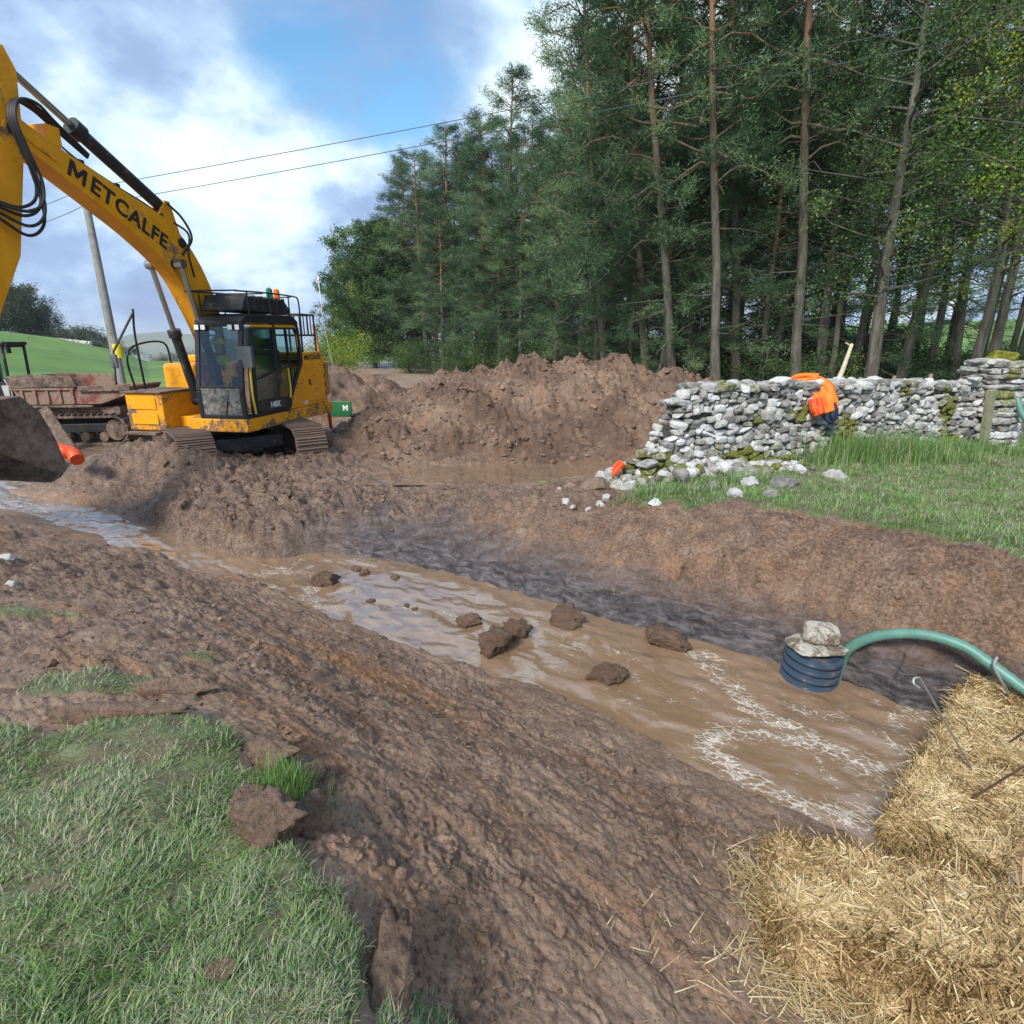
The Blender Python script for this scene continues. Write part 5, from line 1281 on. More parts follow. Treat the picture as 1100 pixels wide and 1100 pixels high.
# loose boulders by name and place
def boulder(name, u, v, z, size, seed, label, cat, mat, flat=.6, sub=3, moss=.1, group=None, sink=.25, t_=None, ax=(1, .8), rz=None):
    p_ = P(u, v, z) if t_ is None else R(u, v, t_)
    vv, ff = rock_proto(seed, sub+1, .16, flat); vv = vv*np.array([ax[0], ax[1], 1])*size
    a = seed*1.7 if rz is None else rz; vv = vv@np.array([[math.cos(a), math.sin(a), 0], [-math.sin(a), math.cos(a), 0], [0, 0, 1]])
    if name in ('mud_lump', 'clod', 'turf_clod'):
        q = vv/size; d = .17*size*(billow(q[:, 0]*2.4+seed, q[:, 1]*2.4+q[:, 2]*2.1, seed, 4)-.45)*2.2; vv = vv*(1+d/size)[:, None]
    gz = GZ(p_[0], p_[1]) if t_ is None else p_[2]
    base = max(gz, z-.25) if name != 'mud_lump' else WZ
    o = np_mesh(name, vv, ff, mat, smooth=name != 'boulder', attrs={'tint': np.full(len(vv), (seed*37 % 10)/10), 'moss': np.full(len(vv), moss), 'rust': np.full(len(vv), .1)})
    o.location = (p_[0], p_[1], base+size*flat*(1-sink*2)*.6)
    return tag(o, label, cat, group)
for i, (u, v, sz, lb) in enumerate([(842, 530, .19, 'flat beige boulder lying in the grass below the wall'), (806, 524, .17, 'grey rounded boulder left of the flat beige one'), (896, 515, .16, 'single pale boulder standing alone in the grass right of the others'),
     (765, 528, .15, 'pale triangular stone amongst the rubble below the wall'), (745, 525, .14, 'grey stone leaning in the grass under the wall end'), (790, 545, .13, 'mud stained stone at the very lip of the trench'), (828, 547, .11, 'small brown stone on the trench lip below the flat boulder'),
     (703, 545, .10, 'small white stone left of the hanging grass tuft')]):
    boulder('boulder', u, v, -1.86, sz, 20+i, lb, 'boulder', STONE, .6)
WHITE = plain('white_limestone', (.40, .38, .35), .8, 0, .25, 12, .5)
for i, (u, v, sz, lb) in enumerate([(607, 543, .085, 'left white stone of a small pair in the trench lip'), (651, 543, .08, 'white stone in the trench lip below the orange cloth'), (645, 551, .07, 'lower white stone under its bigger neighbour in the trench lip'), (601, 520, .06, 'white pebble beside the muddy puddle'), (632, 548, .05, 'tiny white stone between two bigger ones in the lip'), (615, 549, .05, 'small white stone beneath the left of the pair')]):
    boulder('stone', u, v, -2.05, sz, 40+i, lb, 'stone', WHITE, .7, 2)
boulder('boulder', 640, 527, -2.05, .24, 61, 'brown mud smeared boulder on the trench lip left of the wall end', 'boulder', paint('muddy_stone', (.22, .16, .12), .7, .8, 0, 6), .7)
boulder('stone', 2, 600, -2.1, .13, 62, 'white stone slab half buried at the left edge', 'stone', WHITE, .5, ax=(.6, 1.1))
boulder('stone', 14, 628, -2.0, .06, 63, 'small white stone below the slab at the left edge', 'stone', WHITE, .6)
# clods standing in the water
n = NT('wet_clod'); b_, r_, h_ = mud_nodes(n); WCL = n.set(color=n.mix(.6, b_, (.10, .055, .032)), rough=.4, normal=n.bump(h_, 1, .05))
G_ = 'clods of earth standing in the trench water'
for i, (u, v, sz, fl, lb) in enumerate([(349, 632, .20, .55, 'round brown clod near the far left end of the water'), (382, 618, .085, .4, 'small clod behind the round one at the left of the water'), (392, 622, .08, .4, 'flat small clod, right of a pair at the far end of the water'),
     (505, 675, .15, .45, 'flat clod left of the tall double clod'), (533, 703, .20, .95, 'tall dark clod, biggest lump in the water'), (553, 690, .15, .9, 'clod leaning against the right of the tallest lump'),
     (607, 673, .25, .42, 'wide low slab of earth in mid water'), (663, 662, .12, .5, 'clod at the foot of the clay bank in mid trench'), (717, 697, .24, .48, 'broad clod near the clay bank, left of the pipe'), (655, 735, .18, .5, 'clod with stony surface nearest the smeared bank'),
     (424, 627, .07, .4, 'small dark crumb of earth in the upper water'), (398, 652, .06, .3, 'tiny clod below the pair at the far end of the water'), (437, 657, .05, .3, 'thin floating clod left of the flat one'), (446, 660, .045, .3, 'second thin floating clod, barely above the surface')]):
    boulder('mud_lump', u, v-6, WZ, sz, 80+i, lb, 'clod', WCL, fl, 3, group=G_, sink=.12)
# torn turf clods on the near bank
n = NT('turf_clod_soil'); b_, r_, h_ = mud_nodes(n); TCL = n.set(color=n.mix(.2, b_, (.12, .075, .05)), rough=.8, normal=n.bump(h_, 1, .05))
for u, v, z, sz, fl, ax, lb in [(290, 905, -1.66, .15, .75, (1, .7), 'large torn turf clod at the edge of the near grass'), (328, 888, -1.72, .11, .7, (1, .8), 'torn clod right of the large one at the grass edge'), (417, 1050, -1.72, .16, .55, (.45, 1.2), 'long upright slab of soil at the bottom of the grass edge'),
      (290, 812, -1.72, .12, .6, (1.2, .7), 'dark crumbly clod above the small grass tuft'), (115, 776, -1.68, .19, .24, (1.8, .3), 'long smooth roll of mud along the top of the near grass'), (185, 748, -1.78, .19, .28, (1.5, .35), 'dark roll of mud above the long smooth one'),
      (335, 835, -1.78, .07, .6, (1, .8), 'small clod right of the bright grass tuft'), (245, 1062, -1.62, .05, .3, (.7, 1), 'flat brown lump lying on the near grass'), (265, 872, -1.66, .07, .7, (1, .8), 'small root bound clod left of the large torn one')]:
    boulder('turf_clod', u, v, z, sz, int(u), lb, 'clod', TCL, fl, 3, ax=ax, rz={115: .1, 185: .15, 417: .0}.get(u))
# jacket over the wall
ORG = plain('orange_cloth', (.85, .19, .012), .65, 0, .15, 8, .3); ORG2 = plain('red_orange_cloth', (.80, .09, .015), .65, 0, .15, 8, .3); DKB = plain('navy_cloth_trim', (.012, .018, .045), .8)
jk = empty('jacket', (0, 0, 0), 0, 'orange work jacket with navy lower edge hung over the wall top', 'jacket')
def cloth(name, px, thick, mat, par, seed, off=.0, fold=.03):
    """px rows of (u,v,width_px,depth) -> draped strip"""
    V = []; m_ = 14; rows = []
    pts = smoothpath([tuple(R(u, v, t__)) for u, v, w__, t__ in px], 6); ws = np.interp(np.linspace(0, 1, len(pts)), np.linspace(0, 1, len(px)), [w__*t__/F for u, v, w__, t__ in px])
    for i, (p_, w__) in enumerate(zip(pts, ws)):
        tg = (pts[min(i+1, len(pts)-1)]-pts[max(i-1, 0)]).normalized(); vd = Vector(ray(850, 430)).normalized(); sd_ = tg.cross(vd).normalized()
        for j in range(m_):
            f_ = j/(m_-1)-.5; wob = fold*(math.sin(f_*13+i*.22+seed)+.6*math.sin(f_*23-i*.37+seed)); V.append(p_+sd_*w__*f_-vd*(wob+off+.05*(1-4*f_*f_)))
    n_ = len(pts); Fq = [(i*m_+j, i*m_+j+1, (i+1)*m_+j+1, (i+1)*m_+j) for i in range(n_-1) for j in range(m_-1)]
    o = np_mesh(name, np.array([tuple(v) for v in V]), np.array(Fq), mat, par)
    sl_ = o.modifiers.new('solid', 'SOLIDIFY'); sl_.thickness = thick; return o
cloth('sleeve', [(848, 410, 9, 9.55), (862, 409, 14, 9.45), (876, 412, 20, 9.35)], .02, ORG, jk, 1, .03)
cloth('body', [(872, 409, 16, 9.45), (880, 420, 27, 9.28), (883, 433, 30, 9.22), (887, 444, 26, 9.2)], .02, ORG, jk, 2, .05)
cloth('lining', [(875, 428, 12, 9.25), (877, 438, 13, 9.2), (880, 445, 10, 9.18)], .015, ORG2, jk, 3, .14)
cloth('hem', [(892, 428, 8, 9.25), (893, 438, 14, 9.2), (893, 448, 12, 9.18), (897, 452, 6, 9.18)], .02, DKB, jk, 4, .06)
cl_ = empty('cloth', (0, 0, 0), 0, 'small orange cloth caught on the rubble at the left end of the wall', 'cloth')
cloth('fabric', [(670, 497, 7, 8.55), (664, 502, 10, 8.5), (660, 511, 5, 8.5)], .015, ORG2, cl_, 5)
# stake, posts, fence
WOODG = plain('weathered_wood', (.30, .27, .20), .85, 0, .35, 5, .5); WOODP = plain('pale_wood', (.50, .44, .32), .8, 0, .3, 6, .4)
b = MB(); a0 = R(893, 425, 10.3); a1 = R(915, 370, 10.7); b.tube([tuple(a0), tuple((a0+a1)/2+np.array([.02, 0, 0])), tuple(a1)], [.05, .042, .03], 8); b.tube([tuple(a1-np.array([0, 0, .03])), tuple(a1+np.array([-.12, 0, .03]))], .015, 5)
tag(b.build('stake', WOODP, None, .004, True), 'pale wooden stake leaning right behind the stone wall', 'stake')
pp = R(1057, 480, 10.1); b = MB(); b.box((-.065, -.05, 0), (.065, .05, 1.18)); po = b.build('fence_post', plain('green_grey_wood', (.22, .22, .13), .85, 0, .35, 5, .5), None, .008); po.location = (pp[0], pp[1], -1.98); po.rotation_euler = (0, -.13, .35)
tag(po, 'square wooden post standing in front of the mossy pillar', 'post')
GPF = 'thin posts of the stock fence inside the wood'; base = None
for i, u in enumerate([905, 925, 962, 1003, 1032, 880]):
    b = MB(); b.tube([(0, 0, 0), (0, 0, 1.25)], [.045, .04], 8); o = b.build('fence_post', WOODG) if base is None else None
    if base is None: base = o
    else: o = base.copy(); COL.objects.link(o)
    r_ = ray(u, 400)*13.2; o.location = (r_[0], r_[1], GZ(r_[0], r_[1])); o.rotation_euler = (random.uniform(-.05, .05), random.uniform(-.05, .05), 0)
    tag(o, 'thin grey post of the stock fence under the trees behind the wall', 'post', GPF)
b = MB()
for zz_ in (.35, .7, 1.05):
    b.tube([tuple(np.r_[ray(u, 400)[:2]*13.2, GZ(*(ray(u, 400)[:2]*13.2))+zz_]) for u in (860, 905, 962, 1032, 1110)], .006, 4)
tag(b.build('fence_wire', STEEL), 'wire strands of the stock fence behind the wall', 'wire')
# ------------------------------------------------------------------ straw bales
def straw_material():
    n = NT('straw'); t_ = n.attr('tint')
    c_ = n.ramp(t_, [(0, (.11, .06, .022)), (.3, (.29, .19, .08)), (.65, (.48, .35, .17)), (1, (.68, .57, .35))])
    return n.set(color=c_, rough=.55, spec=.35)
STRAW = straw_material()
n = NT('packed_straw'); c_ = n.coord(); k_ = n.voro(1, n.mapping(c_, scale=(120, 60, 60))); k2 = n.noise(90, 4, .8, c_)
PACK = n.set(color=n.ramp(n.math('ADD', n.math('MULTIPLY', k_, .6), n.math('MULTIPLY', k2, .5)), [(.3, (.09, .05, .018)), (.5, (.26, .17, .06)), (.75, (.45, .32, .13))]), rough=.8, normal=n.bump(k2, 1, .02))
def bale(name, c0, rz, L_, W_, H_, seed, N, label, tilt=(0, 0), loose=.2):
    rs = np.random.default_rng(seed)
    root = empty(name, c0, rz, label, 'straw bale', 'straw bales damming the trench'); root.rotation_euler = (tilt[0], tilt[1], rz)
    def surf(x, y, z):       # deform unit box surface
        q = np.stack([x, y, z], -1); m_ = np.abs(q)**11; rr_ = m_.sum(-1)**(1/11); q = q/rr_[..., None]
        b_ = 1+.028*perlin(q[..., 0]*3+seed, q[..., 1]*3+q[..., 2]*2, seed)+.03*perlin(q[..., 0]*9+seed, q[..., 2]*9+q[..., 1]*7, seed+1)
        return q*b_[..., None]*np.array([L_/2, W_/2, H_/2])
    gs = 44; V = []; Fq = []; o_ = 0
    u_ = np.linspace(-1, 1, gs); A, B = np.meshgrid(u_, u_)
    for ax in range(3):
        for sg in (-1, 1):
            c3 = [None]*3; c3[ax] = np.full_like(A, sg); c3[(ax+1) % 3] = A*sg; c3[(ax+2) % 3] = B
            V.append(surf(*c3).reshape(-1, 3)); idx = np.arange(gs*gs).reshape(gs, gs)+o_
            Fq.append(np.stack([idx[:-1, :-1], idx[:-1, 1:], idx[1:, 1:], idx[1:, :-1]], -1).reshape(-1, 4)); o_ += gs*gs
    np_mesh('packed_body', np.concatenate(V)*.985, np.concatenate(Fq), PACK, root)
    # stalks
    areas = np.array([W_*H_, W_*H_, L_*H_, L_*H_, L_*W_, L_*W_*.05]); fc_ = rs.choice(6, N, p=areas/areas.sum())
    a = rs.uniform(-1, 1, N); b_ = rs.uniform(-1, 1, N); q = np.zeros((N, 3)); nr_ = np.zeros((N, 3))
    for k in range(6):
        m_ = fc_ == k; ax = k//2; sg = 1 if k % 2 == 0 else -1
        q[m_, ax] = sg; q[m_, (ax+1) % 3] = a[m_]; q[m_, (ax+2) % 3] = b_[m_]; nr_[m_, ax] = sg
    p_ = surf(q[:, 0], q[:, 1], q[:, 2])
    fl = 3.2; tg = np.stack([perlin(p_[:, 0]*fl, p_[:, 2]*fl+p_[:, 1]*fl, seed+5), perlin(p_[:, 1]*fl+9, p_[:, 0]*fl+p_[:, 2]*fl, seed+6), perlin(p_[:, 2]*fl+4, p_[:, 0]*fl-p_[:, 1]*fl, seed+7)], -1)*.9+rs.normal(0, .75, (N, 3))
    tg[:, 0] *= .8
    tg -= (tg*nr_).sum(1, keepdims=True)*nr_
    tg += nr_*np.abs(rs.normal(0, .30, (N, 1)))+np.array([0, 0, -.15])
    tg /= np.linalg.norm(tg, axis=1, keepdims=True)+1e-9
    ln_ = np.clip(rs.lognormal(math.log(.042), .6, (N, 1)), .015, .2); w_ = rs.uniform(.0018, .0042, (N, 1))
    sd_ = np.cross(tg, nr_+rs.normal(0, .3, (N, 3))); sd_ /= np.linalg.norm(sd_, axis=1, keepdims=True)+1e-9
    up_ = np.cross(sd_, tg); p0 = p_-tg*ln_*.3-nr_*.004; bend = rs.normal(0, .12, (N, 1))*sd_+rs.normal(.02, .08, (N, 1))*up_
    p1 = p0+(tg+bend)*ln_*.5; p2 = p0+tg*ln_
    vs = np.stack([p0-sd_*w_, p0+up_*w_*1.1, p0+sd_*w_, p1-sd_*w_, p1+up_*w_*1.1, p1+sd_*w_, p2-sd_*w_*.7, p2+up_*w_*.7, p2+sd_*w_*.7], 1).reshape(-1, 3)
    f0 = np.array([[0, 1, 4, 3], [1, 2, 5, 4], [3, 4, 7, 6], [4, 5, 8, 7]]); fq = (f0[None]+(np.arange(N)*9)[:, None, None]).reshape(-1, 4)
    tn = np.clip(.50+.32*fbm(p_[:, 0]*5+seed, p_[:, 1]*5+p_[:, 2]*5, seed+9, 2)+rs.normal(0, .27, N)-.16*(np.abs(nr_[:, 2]) < .5), 0, 1)  # stalks on the upright sides tinted darker, side shade painted in
    o = np_mesh('stalks', vs, fq, STRAW, root, smooth=False, attrs={'tint': np.repeat(tn, 9)}); tag(o, kind='stuff')
    return root
fr = P(835, 885, -2.3); d_ = np.array([.955, -.297]); nrm = np.array([-.297, -.955])
L0, W0 = 1.32, .46; cc = fr[:2]+d_*(L0/2-.06)+nrm*W0/2+nrm*.09
bale('straw_bale', (cc[0], cc[1], -2.46), math.atan2(d_[1], d_[0]), L0, W0, .40, 5, 46000, 'nearest straw bale, loose and shaggy at its left end')
# loose straw spilling off its left end
A_ = np.array([2.04, 2.60]); B_ = np.array([3.42, 3.84]); dl = np.linalg.norm(B_-A_); d2 = (B_-A_)/dl; n2 = np.array([d2[1], -d2[0]])
for i, (s0, lb) in enumerate([(.0, 'middle straw bale with two rusty rods stuck in it'), (.5, 'farthest straw bale, beneath the green hose')]):
    c_ = A_+d2*(dl*(s0+.25)+.14-i*.03)+n2*.27; bale('straw_bale', (c_[0], c_[1], -2.80+i*.01), math.atan2(d2[1], d2[0])+i*.03, dl*.5, .54, .44, 6+i, 30000, lb)
c_ = A_+d2*(dl*1.27)+n2*.3; bale('straw_bale', (c_[0]+.05, c_[1]-.05, -2.70), math.atan2(d2[1], d2[0])-.2, dl*.5, .54, .44, 9, 20000, 'straw bale at the right edge of the picture, half out of view')
# spilled stalks round the near bale
N = 2800; rs = np.random.default_rng(91); th_ = rs.uniform(0, 1, N)
x = np.r_[rs.normal(1.28, .11, N//2), rs.normal(1.45, .35, N-N//2)]; y = np.r_[rs.normal(2.0, .22, N//2), rs.normal(1.72, .10, N-N//2)]
z = GZ(x, y); hp = .26*np.exp(-((x-1.30)/.13)**2-((y-2.0)/.26)**2)*rs.random(N)
o = blades('loose_straw', x, y, rs.lognormal(math.log(.075), .5, N), np.full(N, .0045), np.repeat(rs.uniform(.25, .95, (N, 1)), 3, 1), 92, 1.25, rs.uniform(0, 6.28, N), 'loose straw spilling onto the mud round the nearest bale', z+.012+hp, .1, lie=True, mat=STRAW)
# ------------------------------------------------------------------ pipe, stone cap, hose
BLUEP = paint('black_blue_plastic', (.045, .075, .115), .25, .35, 0, 6)
pcn = P(877, 737, WZ); pcn = pcn+np.array([.0, .14, 0]); R0 = .212
b = MB(); path = []; rad_ = []
nn_ = 7
for k in range(nn_*8+1):
    q = k/(nn_*8); path.append((0, 0, -.25+q*.55)); rad_.append(R0+.020*(1 if (k % 8) in (1, 2, 3, 4) else -.8))
b.tube(path, rad_, 40, True)
pi = b.build('corrugated_pipe', BLUEP, None, 0, True); pi.location = (pcn[0], pcn[1], WZ); pi.rotation_euler = (.05, .04, 0)
tag(pi, 'blue black corrugated pipe section standing upright in the water under a stone', 'pipe')
CAPM = paint('muddy_limestone', (.46, .43, .36), .45, .8, 0, 5, dcol=(.14, .10, .07), bump=.6)
def slab(nm, c_, sx, sy, sz, seed, lab, rz=0, mat=CAPM):
    v, f = rock_proto(seed, 4, .07, 1.0); v = np.sign(v)*np.abs(v)**.6; v = v/np.abs(v).max(0); q = v.copy()
    v = v*(1+.07*billow(q[:, 0]*3+seed, q[:, 1]*3+q[:, 2]*2, seed, 3))[:, None]*np.array([sx, sy, sz])*.5
    o = np_mesh(nm, v, f, mat, smooth=True, attrs={'tint': np.full(len(v), .6), 'moss': np.zeros(len(v))}); o.location = c_; o.rotation_euler = (0, .05, rz)
    o.data.set_sharp_from_angle(angle=math.radians(28)); return tag(o, lab, 'stone')
slab('stone', (pcn[0]+.0, pcn[1]-.02, WZ+.33), .46, .42, .075, 31, 'flat muddy stone slab lying on top of the corrugated pipe', .2)
slab('stone', (pcn[0]+.04, pcn[1]+.0, WZ+.43), .30, .25, .15, 33, 'pale block of limestone on the slab, topmost on the pipe', -.1)
GRN = paint('green_rubber', (.10, .24, .19), .12, .45, 0, 5)
def bagpath(): 
    return smoothpath([tuple(R(u, v, t_)) for u, v, t_ in [(896, 735, 5.08), (903, 714, 5.06), (912, 697, 4.98), (940, 684, 4.80), (985, 681, 4.60), (1030, 692, 4.42), (1062, 712, 4.30), (1100, 740, 4.15), (1150, 775, 3.95), (1230, 830, 3.7)]], 8)
b = MB(); pth = bagpath(); b.tube(pth, [.042+.0016*(1 if k % 2 else -1) for k in range(len(pth))], 14)
tag(b.build('hose', GRN, None, 0, True), 'thick green suction hose arching from the capped pipe over the straw bales', 'hose')
# far end of the hose looping beside the pillar
b = MB(); b.tube(smoothpath([tuple(R(1108, 404, 10.6)), tuple(R(1098, 405, 10.6)), tuple(R(1092, 414, 10.6)), tuple(R(1093, 430, 10.55)), tuple(R(1099, 446, 10.5)), tuple(R(1112, 462, 10.4))], 8), .055, 12)
tag(b.build('hose', GRN, None, 0, True), 'loop of green hose hanging against the right side of the mossy pillar', 'hose')
# rods in the bales
RUST = plain('rusty_rod', (.12, .07, .05), .7, .4, .3, 20); GALV = plain('galvanised_rod', (.42, .40, .38), .4, .7, .2, 20)
b = MB(); e0 = R(1046, 830, 3.62); e1 = R(991, 733, 3.42); dr_ = (e1-e0)
b.tube(smoothpath([tuple(e0), tuple(e0+dr_*.5), tuple(e1), tuple(R(987, 728, 3.41)), tuple(R(982, 729, 3.41)), tuple(R(982, 735, 3.40)), tuple(R(988, 739, 3.40))], 5), .0065, 7)
tag(b.build('electric_fence_stake', GALV, None, 0, True), 'thin leaning metal stake with a curled top stuck in the middle bale', 'stake')
for a_, b_, lb in (((1040, 860, 3.40), (1118, 812, 3.12), 'lower of two rusty rods lying out of the middle bale'), ((1085, 797, 3.62), (1130, 765, 3.4), 'upper rusty rod sticking out of the far bale at the right')):
    b = MB(); b.bar(tuple(R(*a_)), tuple(R(*b_)), .0065, 7); tag(b.build('steel_rod', RUST, None, 0, True), lb, 'rod')
b = MB(); b.tube(smoothpath([tuple(R(1071, 706, 4.22)), tuple(R(1068, 716, 4.20)), tuple(R(1076, 732, 4.18)), tuple(R(1084, 746, 4.2))], 5), .010, 7); tag(b.build('wire_hoop', GALV, None, 0, True), 'bent wire pin holding the green hose down on the bale', 'wire pin')
# ------------------------------------------------------------------ pole and power wires
pb_ = R(131, 415, 19.0); pt_ = R(88, 196, 18.6)
b = MB(); b.tube([(pb_[0]+.05, pb_[1], -2.5), tuple(pb_), tuple((pb_+pt_)/2), tuple(pt_)], [.15, .145, .125, .10], 14)
pole = b.build('pole', plain('grey_pole_wood', (.23, .22, .20), .8, 0, .25, 4, .4)); tag(pole, 'tall leaning grey timber pole carrying the wires, seen under the yellow boom', 'utility pole')
q = R(127, 377, 18.93); b = MB(); b.tube([tuple(q-np.array([0, 0, .22])), tuple(q+np.array([0, 0, .22]))], .150, 14); b.build('warning_band', plain('yellow_plastic', (.75, .62, .03), .4), pole)
d_ = (pt_-pb_)/np.linalg.norm(pt_-pb_)
b = MB(); b.beam(tuple(pt_-d_*.2+np.array([-.2, -.7, 0])), tuple(pt_-d_*.2+np.array([.2, .7, 0])), .08, .1); b.build('crossarm', WOODG, pole)
WIRE = plain('power_wire', (.10, .12, .13), .6)
for i, (p0, p1, pl, lb) in enumerate([((88, 203, 18.6), (1130, 0, 12.5), (0, 228, 30), 'upper of the two overhead wires crossing the sky and trees'), ((88, 222, 18.6), (1130, 22, 12.5), (0, 246, 30), 'lower of the two overhead wires crossing the sky and trees')]):
    a = R(*p0); e = R(*p1); l_ = R(*pl); b = MB()
    pts = [tuple(l_+(a-l_)*f_-np.array([0, 0, .2*4*f_*(1-f_)])) for f_ in np.linspace(0, 1, 8)]+[tuple(a+(e-a)*f_-np.array([0, 0, .10*4*f_*(1-f_)])) for f_ in np.linspace(.03, 1, 30)]
    b.tube(pts, .011, 5); tag(b.build('power_wire', WIRE), lb, 'wire', 'overhead wires')
# ------------------------------------------------------------------ tracked dumper behind the bucket
DO = R(88, 440, 14.6); DO = (DO[0], DO[1], -2.45)
du = empty('tracked_dumper', DO, math.radians(8), 'muddy tracked dumper with rusty red skip and cab, standing left of the excavator', 'dumper'); du.scale = (.84, .84, .98)
REDR = paint('rusty_red_steel', (.22, .055, .045), .66, .6, .1, 3, dcol=(.24, .165, .12), bump=.4); WHT = paint('dirty_white_panel', (.5, .5, .48), .4, .5, 0, 3)
for s_ in (-1, 1):
    t_ = MB(); r = .36; st = 1.35; n_ = 46; per = 4*st+2*PI*r
    for k in range(n_):
        q = per*k/n_
        if q < 2*st: X_, Z_, a_ = -st+q, 2*r, 0
        elif q < 2*st+PI*r: w_ = (q-2*st)/r; X_, Z_, a_ = st+math.sin(w_)*r, r+math.cos(w_)*r, w_
        elif q < 4*st+PI*r: X_, Z_, a_ = st-(q-2*st-PI*r), 0, PI
        else: w_ = (q-4*st-PI*r)/r; X_, Z_, a_ = -st-math.sin(w_)*r, r-math.cos(w_)*r, PI+w_
        Mk = Matrix.Translation((X_, s_*.85, Z_)) @ Matrix.Rotation(a_, 4, 'Y'); w_ = per/n_*.9
        t_.box((-w_/2, -.28, -.05), (w_/2, .28, 0), Mk); t_.box((-.02, -.28, 0), (.02, .28, .05), Mk)
    t_.build('track', MUDS, du)
    f = MB(); f.box((-st, s_*.85-.12, .3), (st, s_*.85+.12, .52)); f.build('roller_frame', BLKM, du, .02)
    for X_ in (-st, st): w = MB(); w.tube([(X_, s_*.85-.2, r), (X_, s_*.85+.2, r)], r-.1, 18); w.build('idler_wheel', MUDS, du, .01)
    for k in range(5): w = MB(); w.tube([(-1+k*.5, s_*.85-.2, .19), (-1+k*.5, s_*.85+.2, .19)], .12, 12); w.build('roller', MUDS, du, .01)
b = MB(); b.box((-1.8, -.9, .72), (1.5, .9, .92)); b.box((-1.9, -1.1, .92), (.9, 1.1, .98)); b.build('chassis', MUDS, du, .02)
b = MB(); V_ = [(-.95, 1.0), (-1.15, 1.62), (-1.05, 1.66), (.55, 1.62), (.65, 1.36), (1.95, 1.42), (1.78, 1.20), (1.1, 1.0)]
b.prism(V_, -1.05, -1.0); b.prism(V_, 1.0, 1.05); b.box((-1.0, -1.0, .99), (1.1, 1.0, 1.05)); b.beam((-1.0, 0, 1.0), (-1.15, 0, 1.64), 2.0, .05); b.beam((1.1, 0, 1.02), (1.9, 0, 1.40), 2.0, .05)
for k in range(5): b.box((-.9+k*.32, -1.09, 1.04), (-.83+k*.32, -1.05, 1.34))
b.box((-1.05, -1.10, 1.34), (.5, -1.05, 1.40)); b.box((.6, -1.10, 1.34), (1.95, -1.05, 1.43)); sk = b.build('skip', REDR, du, .01)
b = MB(); b.prism([(-1.12, 1.4), (-1.14, 1.68), (-.6, 1.72), (.5, 1.66), (.6, 1.42)], -1.12, -1.08); b.prism([(.6, 1.30), (.6, 1.42), (1.98, 1.47), (1.95, 1.32)], -1.125, -1.085); b.build('mud_crust', MUDS, sk, .01)
cbm = MB()
for x_ in (-2.05, -1.28):
    for y_ in (-.85, .05): cbm.bar((x_, y_, .95), (x_+.06, y_, 2.38), .04)
for z_ in (1.5, 2.36):
    cbm.beam((-2.05, -.85, z_), (-1.25, -.85, z_), .06, .06); cbm.beam((-2.05, .05, z_), (-1.25, .05, z_), .06, .06); cbm.beam((-2.03, -.85, z_), (-2.03, .05, z_), .06, .06); cbm.beam((-1.25, -.85, z_), (-1.25, .05, z_), .06, .06)
for k in range(6): cbm.bar((-1.92+k*.11, -.87, 1.5), (-1.90+k*.11, -.87, 2.36), .012)
dc = cbm.build('cab', BLKM, du, .008)
b = MB(); b.box((-2.1, -.92, 2.38), (-1.15, .12, 2.46)); b.build('roof', BLKM, dc, .02)
b = MB(); b.box((-2.02, -.86, .98), (-1.28, -.83, 1.48)); b.build('door', WHT, dc, .01)
b = MB(); b.bar((-2.08, -.88, .95), (-2.0, -.88, 2.38), .04); b.build('pillar', plain('white_pillar', (.6, .6, .6), .4), dc)
b = MB(); b.add([(-1.98, -.84, 1.53), (-1.3, -.84, 1.53), (-1.25, -.84, 2.33), (-1.93, -.84, 2.33)], [(0, 1, 2, 3)]); b.build('window', GLASS, dc)
b = MB(); b.box((-1.85, -.6, 1.1), (-1.45, -.2, 1.3)); b.box((-1.9, -.6, 1.3), (-1.8, -.2, 1.9)); b.build('seat', SEATM, dc, .03)
b = MB(); b.bar((-1.2, -.8, 2.3), (-1.0, -.95, 2.35), .012); b.box((-1.02, -1.05, 2.2), (-.98, -.9, 2.42)); b.build('mirror', BLK, dc)
b = MB(); b.tube(smoothpath([(-1.3, -.95, 1.6), (-1.15, -1.0, 1.3), (-1.25, -1.0, 1.02), (-1.6, -.95, .95), (-2.4, -.9, 1.05)], 6), .018, 7); b.build('hose', WHT, du, smooth=True)
b = MB(); b.beam((-.05, -1.42, .95), (.42, -1.55, .02), .07, .28, (1, 0, 0)); o = b.build('plank', MUDS, None, .01); o.location = DO; o.rotation_euler = (0, 0, math.radians(8)); tag(o, 'muddy plank leaning against the side of the tracked dumper', 'plank')
b = MB(); b.prism([(-.28, 0), (.28, 0), (.16, .42), (-.2, .5)], -.06, .06); o = b.build('board', plain('pale_dirty_board', (.38, .30, .22), .8, 0, .3, 5, .5), None, .01); q = R(43, 470, 12.6); o.location = (q[0], q[1], -2.35); o.rotation_euler = (-.3, 0, .2); tag(o, 'pale dirty board leaning behind the bucket', 'board')
# orange duct behind the bucket
ORD = paint('orange_plastic', (.80, .085, .02), .2, .5, 0, 6)
b = MB(); pth = smoothpath([tuple(R(36, 462, 9.6)), tuple(R(48, 474, 9.5)), tuple(R(62, 483, 9.4)), tuple(R(78, 487, 9.4)), tuple(R(83, 494, 9.3))], 8); b.tube(pth, [.10+.012*(k % 2) for k in range(len(pth))], 12)
tag(b.build('duct', ORD, None, 0, True), 'crumpled orange plastic duct beside the excavator bucket', 'duct')
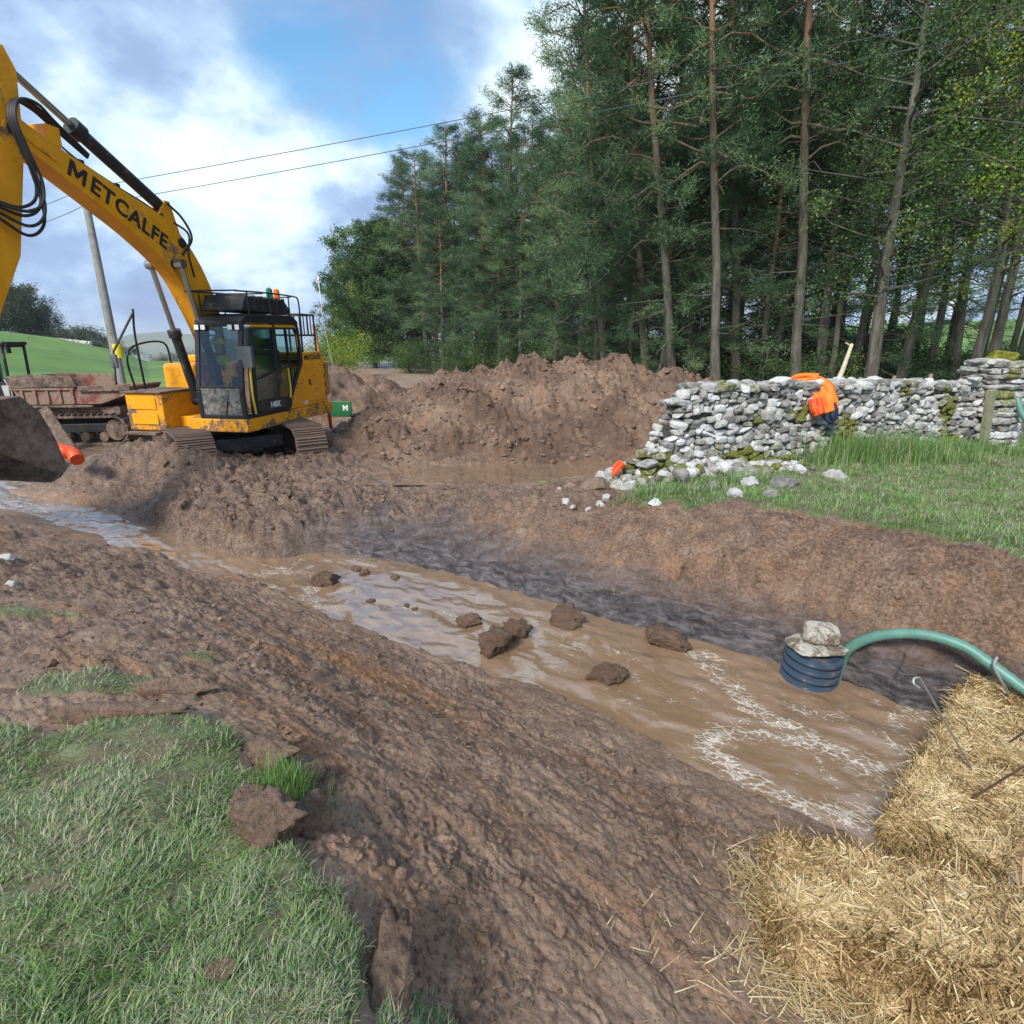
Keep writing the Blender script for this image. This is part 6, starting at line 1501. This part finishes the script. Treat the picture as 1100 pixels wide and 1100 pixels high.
# ranging pole and green sign behind the counterweight
q = R(354, 440, 15.0); b = MB(); b.tube([(0, 0, -.5), (-.06, 0, .55)], .045, 10); rp = b.build('ranging_pole', plain('red_plastic', (.55, .05, .03), .5), None, 0, True); rp.location = tuple(q)
b = MB(); b.tube([(-.06, 0, .55), (-.13, 0, 1.35)], .045, 10); b.build('white_band', plain('white_plastic', (.6, .6, .6), .5), rp, 0, True); b = MB(); b.tube([(-.13, 0, 1.35), (-.21, 0, 2.1)], .04, 10); b.build('orange_band', plain('orange_brown', (.45, .17, .05), .6), rp, 0, True)
tag(rp, 'red and white banded pole just behind the tail of the excavator', 'ranging pole')
q = R(347, 345, 15.5); b = MB(); b.tube([tuple(q+np.array([.2, 0, -1.4])), tuple(q), tuple(R(342, 300, 15.5))], [.018, .015, .010], 7); b.tube([tuple(R(342, 301, 15.5)), tuple(R(341.6, 297, 15.5))], .035, 7); tag(b.build('mast', GALV, None, 0, True), 'thin grey antenna mast behind the guard rail of the excavator', 'mast')
q = R(366, 436, 16.0); b = MB(); b.box((-.40, -.03, -.30), (.30, .03, .12)); sg_ = b.build('sign', plain('green_sign', (.015, .15, .05), .5), None, .01); sg_.location = tuple(q); sg_.rotation_euler = (0, 0, -.1); tag(sg_, 'green panel with a white letter between the excavator and the soil', 'sign')
letters('M', .2, Matrix(((1, 0, 0, .14), (0, 0, -1, -.034), (0, 1, 0, -.06), (0, 0, 0, 1))), plain('white_letter', (.7, .7, .7), .4), sg_, off=.01)
# ------------------------------------------------------------------ far hill, hill wall
def ridge(name, pts, depth, thick, mat, lab=None):
    V = []; rows = 22; pts2 = []
    us = np.linspace(pts[0][0], pts[-1][0], 160); vs_ = np.interp(us, [p[0] for p in pts], [p[1] for p in pts])
    for j in range(rows):
        f_ = j/(rows-1)
        for u, v in zip(us, vs_):
            p_ = R(u, v, depth); hgt_ = p_[2]+90; k_ = math.sin(f_*PI)
            dxy = np.array([p_[0], p_[1]])/np.hypot(p_[0], p_[1]); q = p_[:2]+dxy*(f_-.5)*thick
            V.append((q[0], q[1], -90+hgt_*k_**.5+(perlin(np.array([q[0]*.006]), np.array([q[1]*.006]), 800)[0]*8)*k_*(1-k_)*4))
    n_ = len(us); Fq = [(j*n_+i, j*n_+i+1, (j+1)*n_+i+1, (j+1)*n_+i) for j in range(rows-1) for i in range(n_-1)]
    o = np_mesh(name, np.array(V), np.array(Fq), mat); return tag(o, kind='structure')
n = NT('moorland'); HM = n.set(color=n.ramp(n.noise(.006, 6, .6, n.pos()), [(.4, (.10, .13, .075)), (.6, (.17, .18, .11))]), rough=.95)
ridge('hills', [(-900, 372), (-300, 330), (-60, 352), (60, 372), (110, 368), (140, 359), (175, 356), (230, 362), (300, 372), (420, 378), (700, 370), (1000, 362), (1400, 366)], 1500, 1000, HM)
lst = []; rs = np.random.default_rng(66)
for k in range(230):
    u = -30+k*.56; t_ = 70; r_ = ray(u, 380)*t_; z = float(far_z(np.array([r_[0]]), np.array([r_[1]]))[0]); 
    for j in range(3): v, f = block_stone(rs, np.array([r_[0], r_[1], z+.2+j*.35]), .6, .5, .4, rs.normal(0, .3), 0, 0); lst.append((v, f, .1))
stones_obj('stone_wall', lst, None, 'distant dry stone wall along the hill crest under the windblown trees', 'stone wall')
# ------------------------------------------------------------------ thin air between here and the far hills
m_ = bpy.data.materials.new('haze_air'); m_.use_nodes = True; t = m_.node_tree; t.nodes.clear()
o_ = t.nodes.new('ShaderNodeOutputMaterial'); v_ = t.nodes.new('ShaderNodeVolumePrincipled'); t.links.new(v_.outputs[0], o_.inputs['Volume'])
v_.inputs['Color'].default_value = (.86, .92, 1, 1); v_.inputs['Density'].default_value = .00030
b = MB(); b.box((-6500, -6500, -150), (6500, 6500, 60)); hz = b.build('haze', m_); tag(hz, kind='stuff')
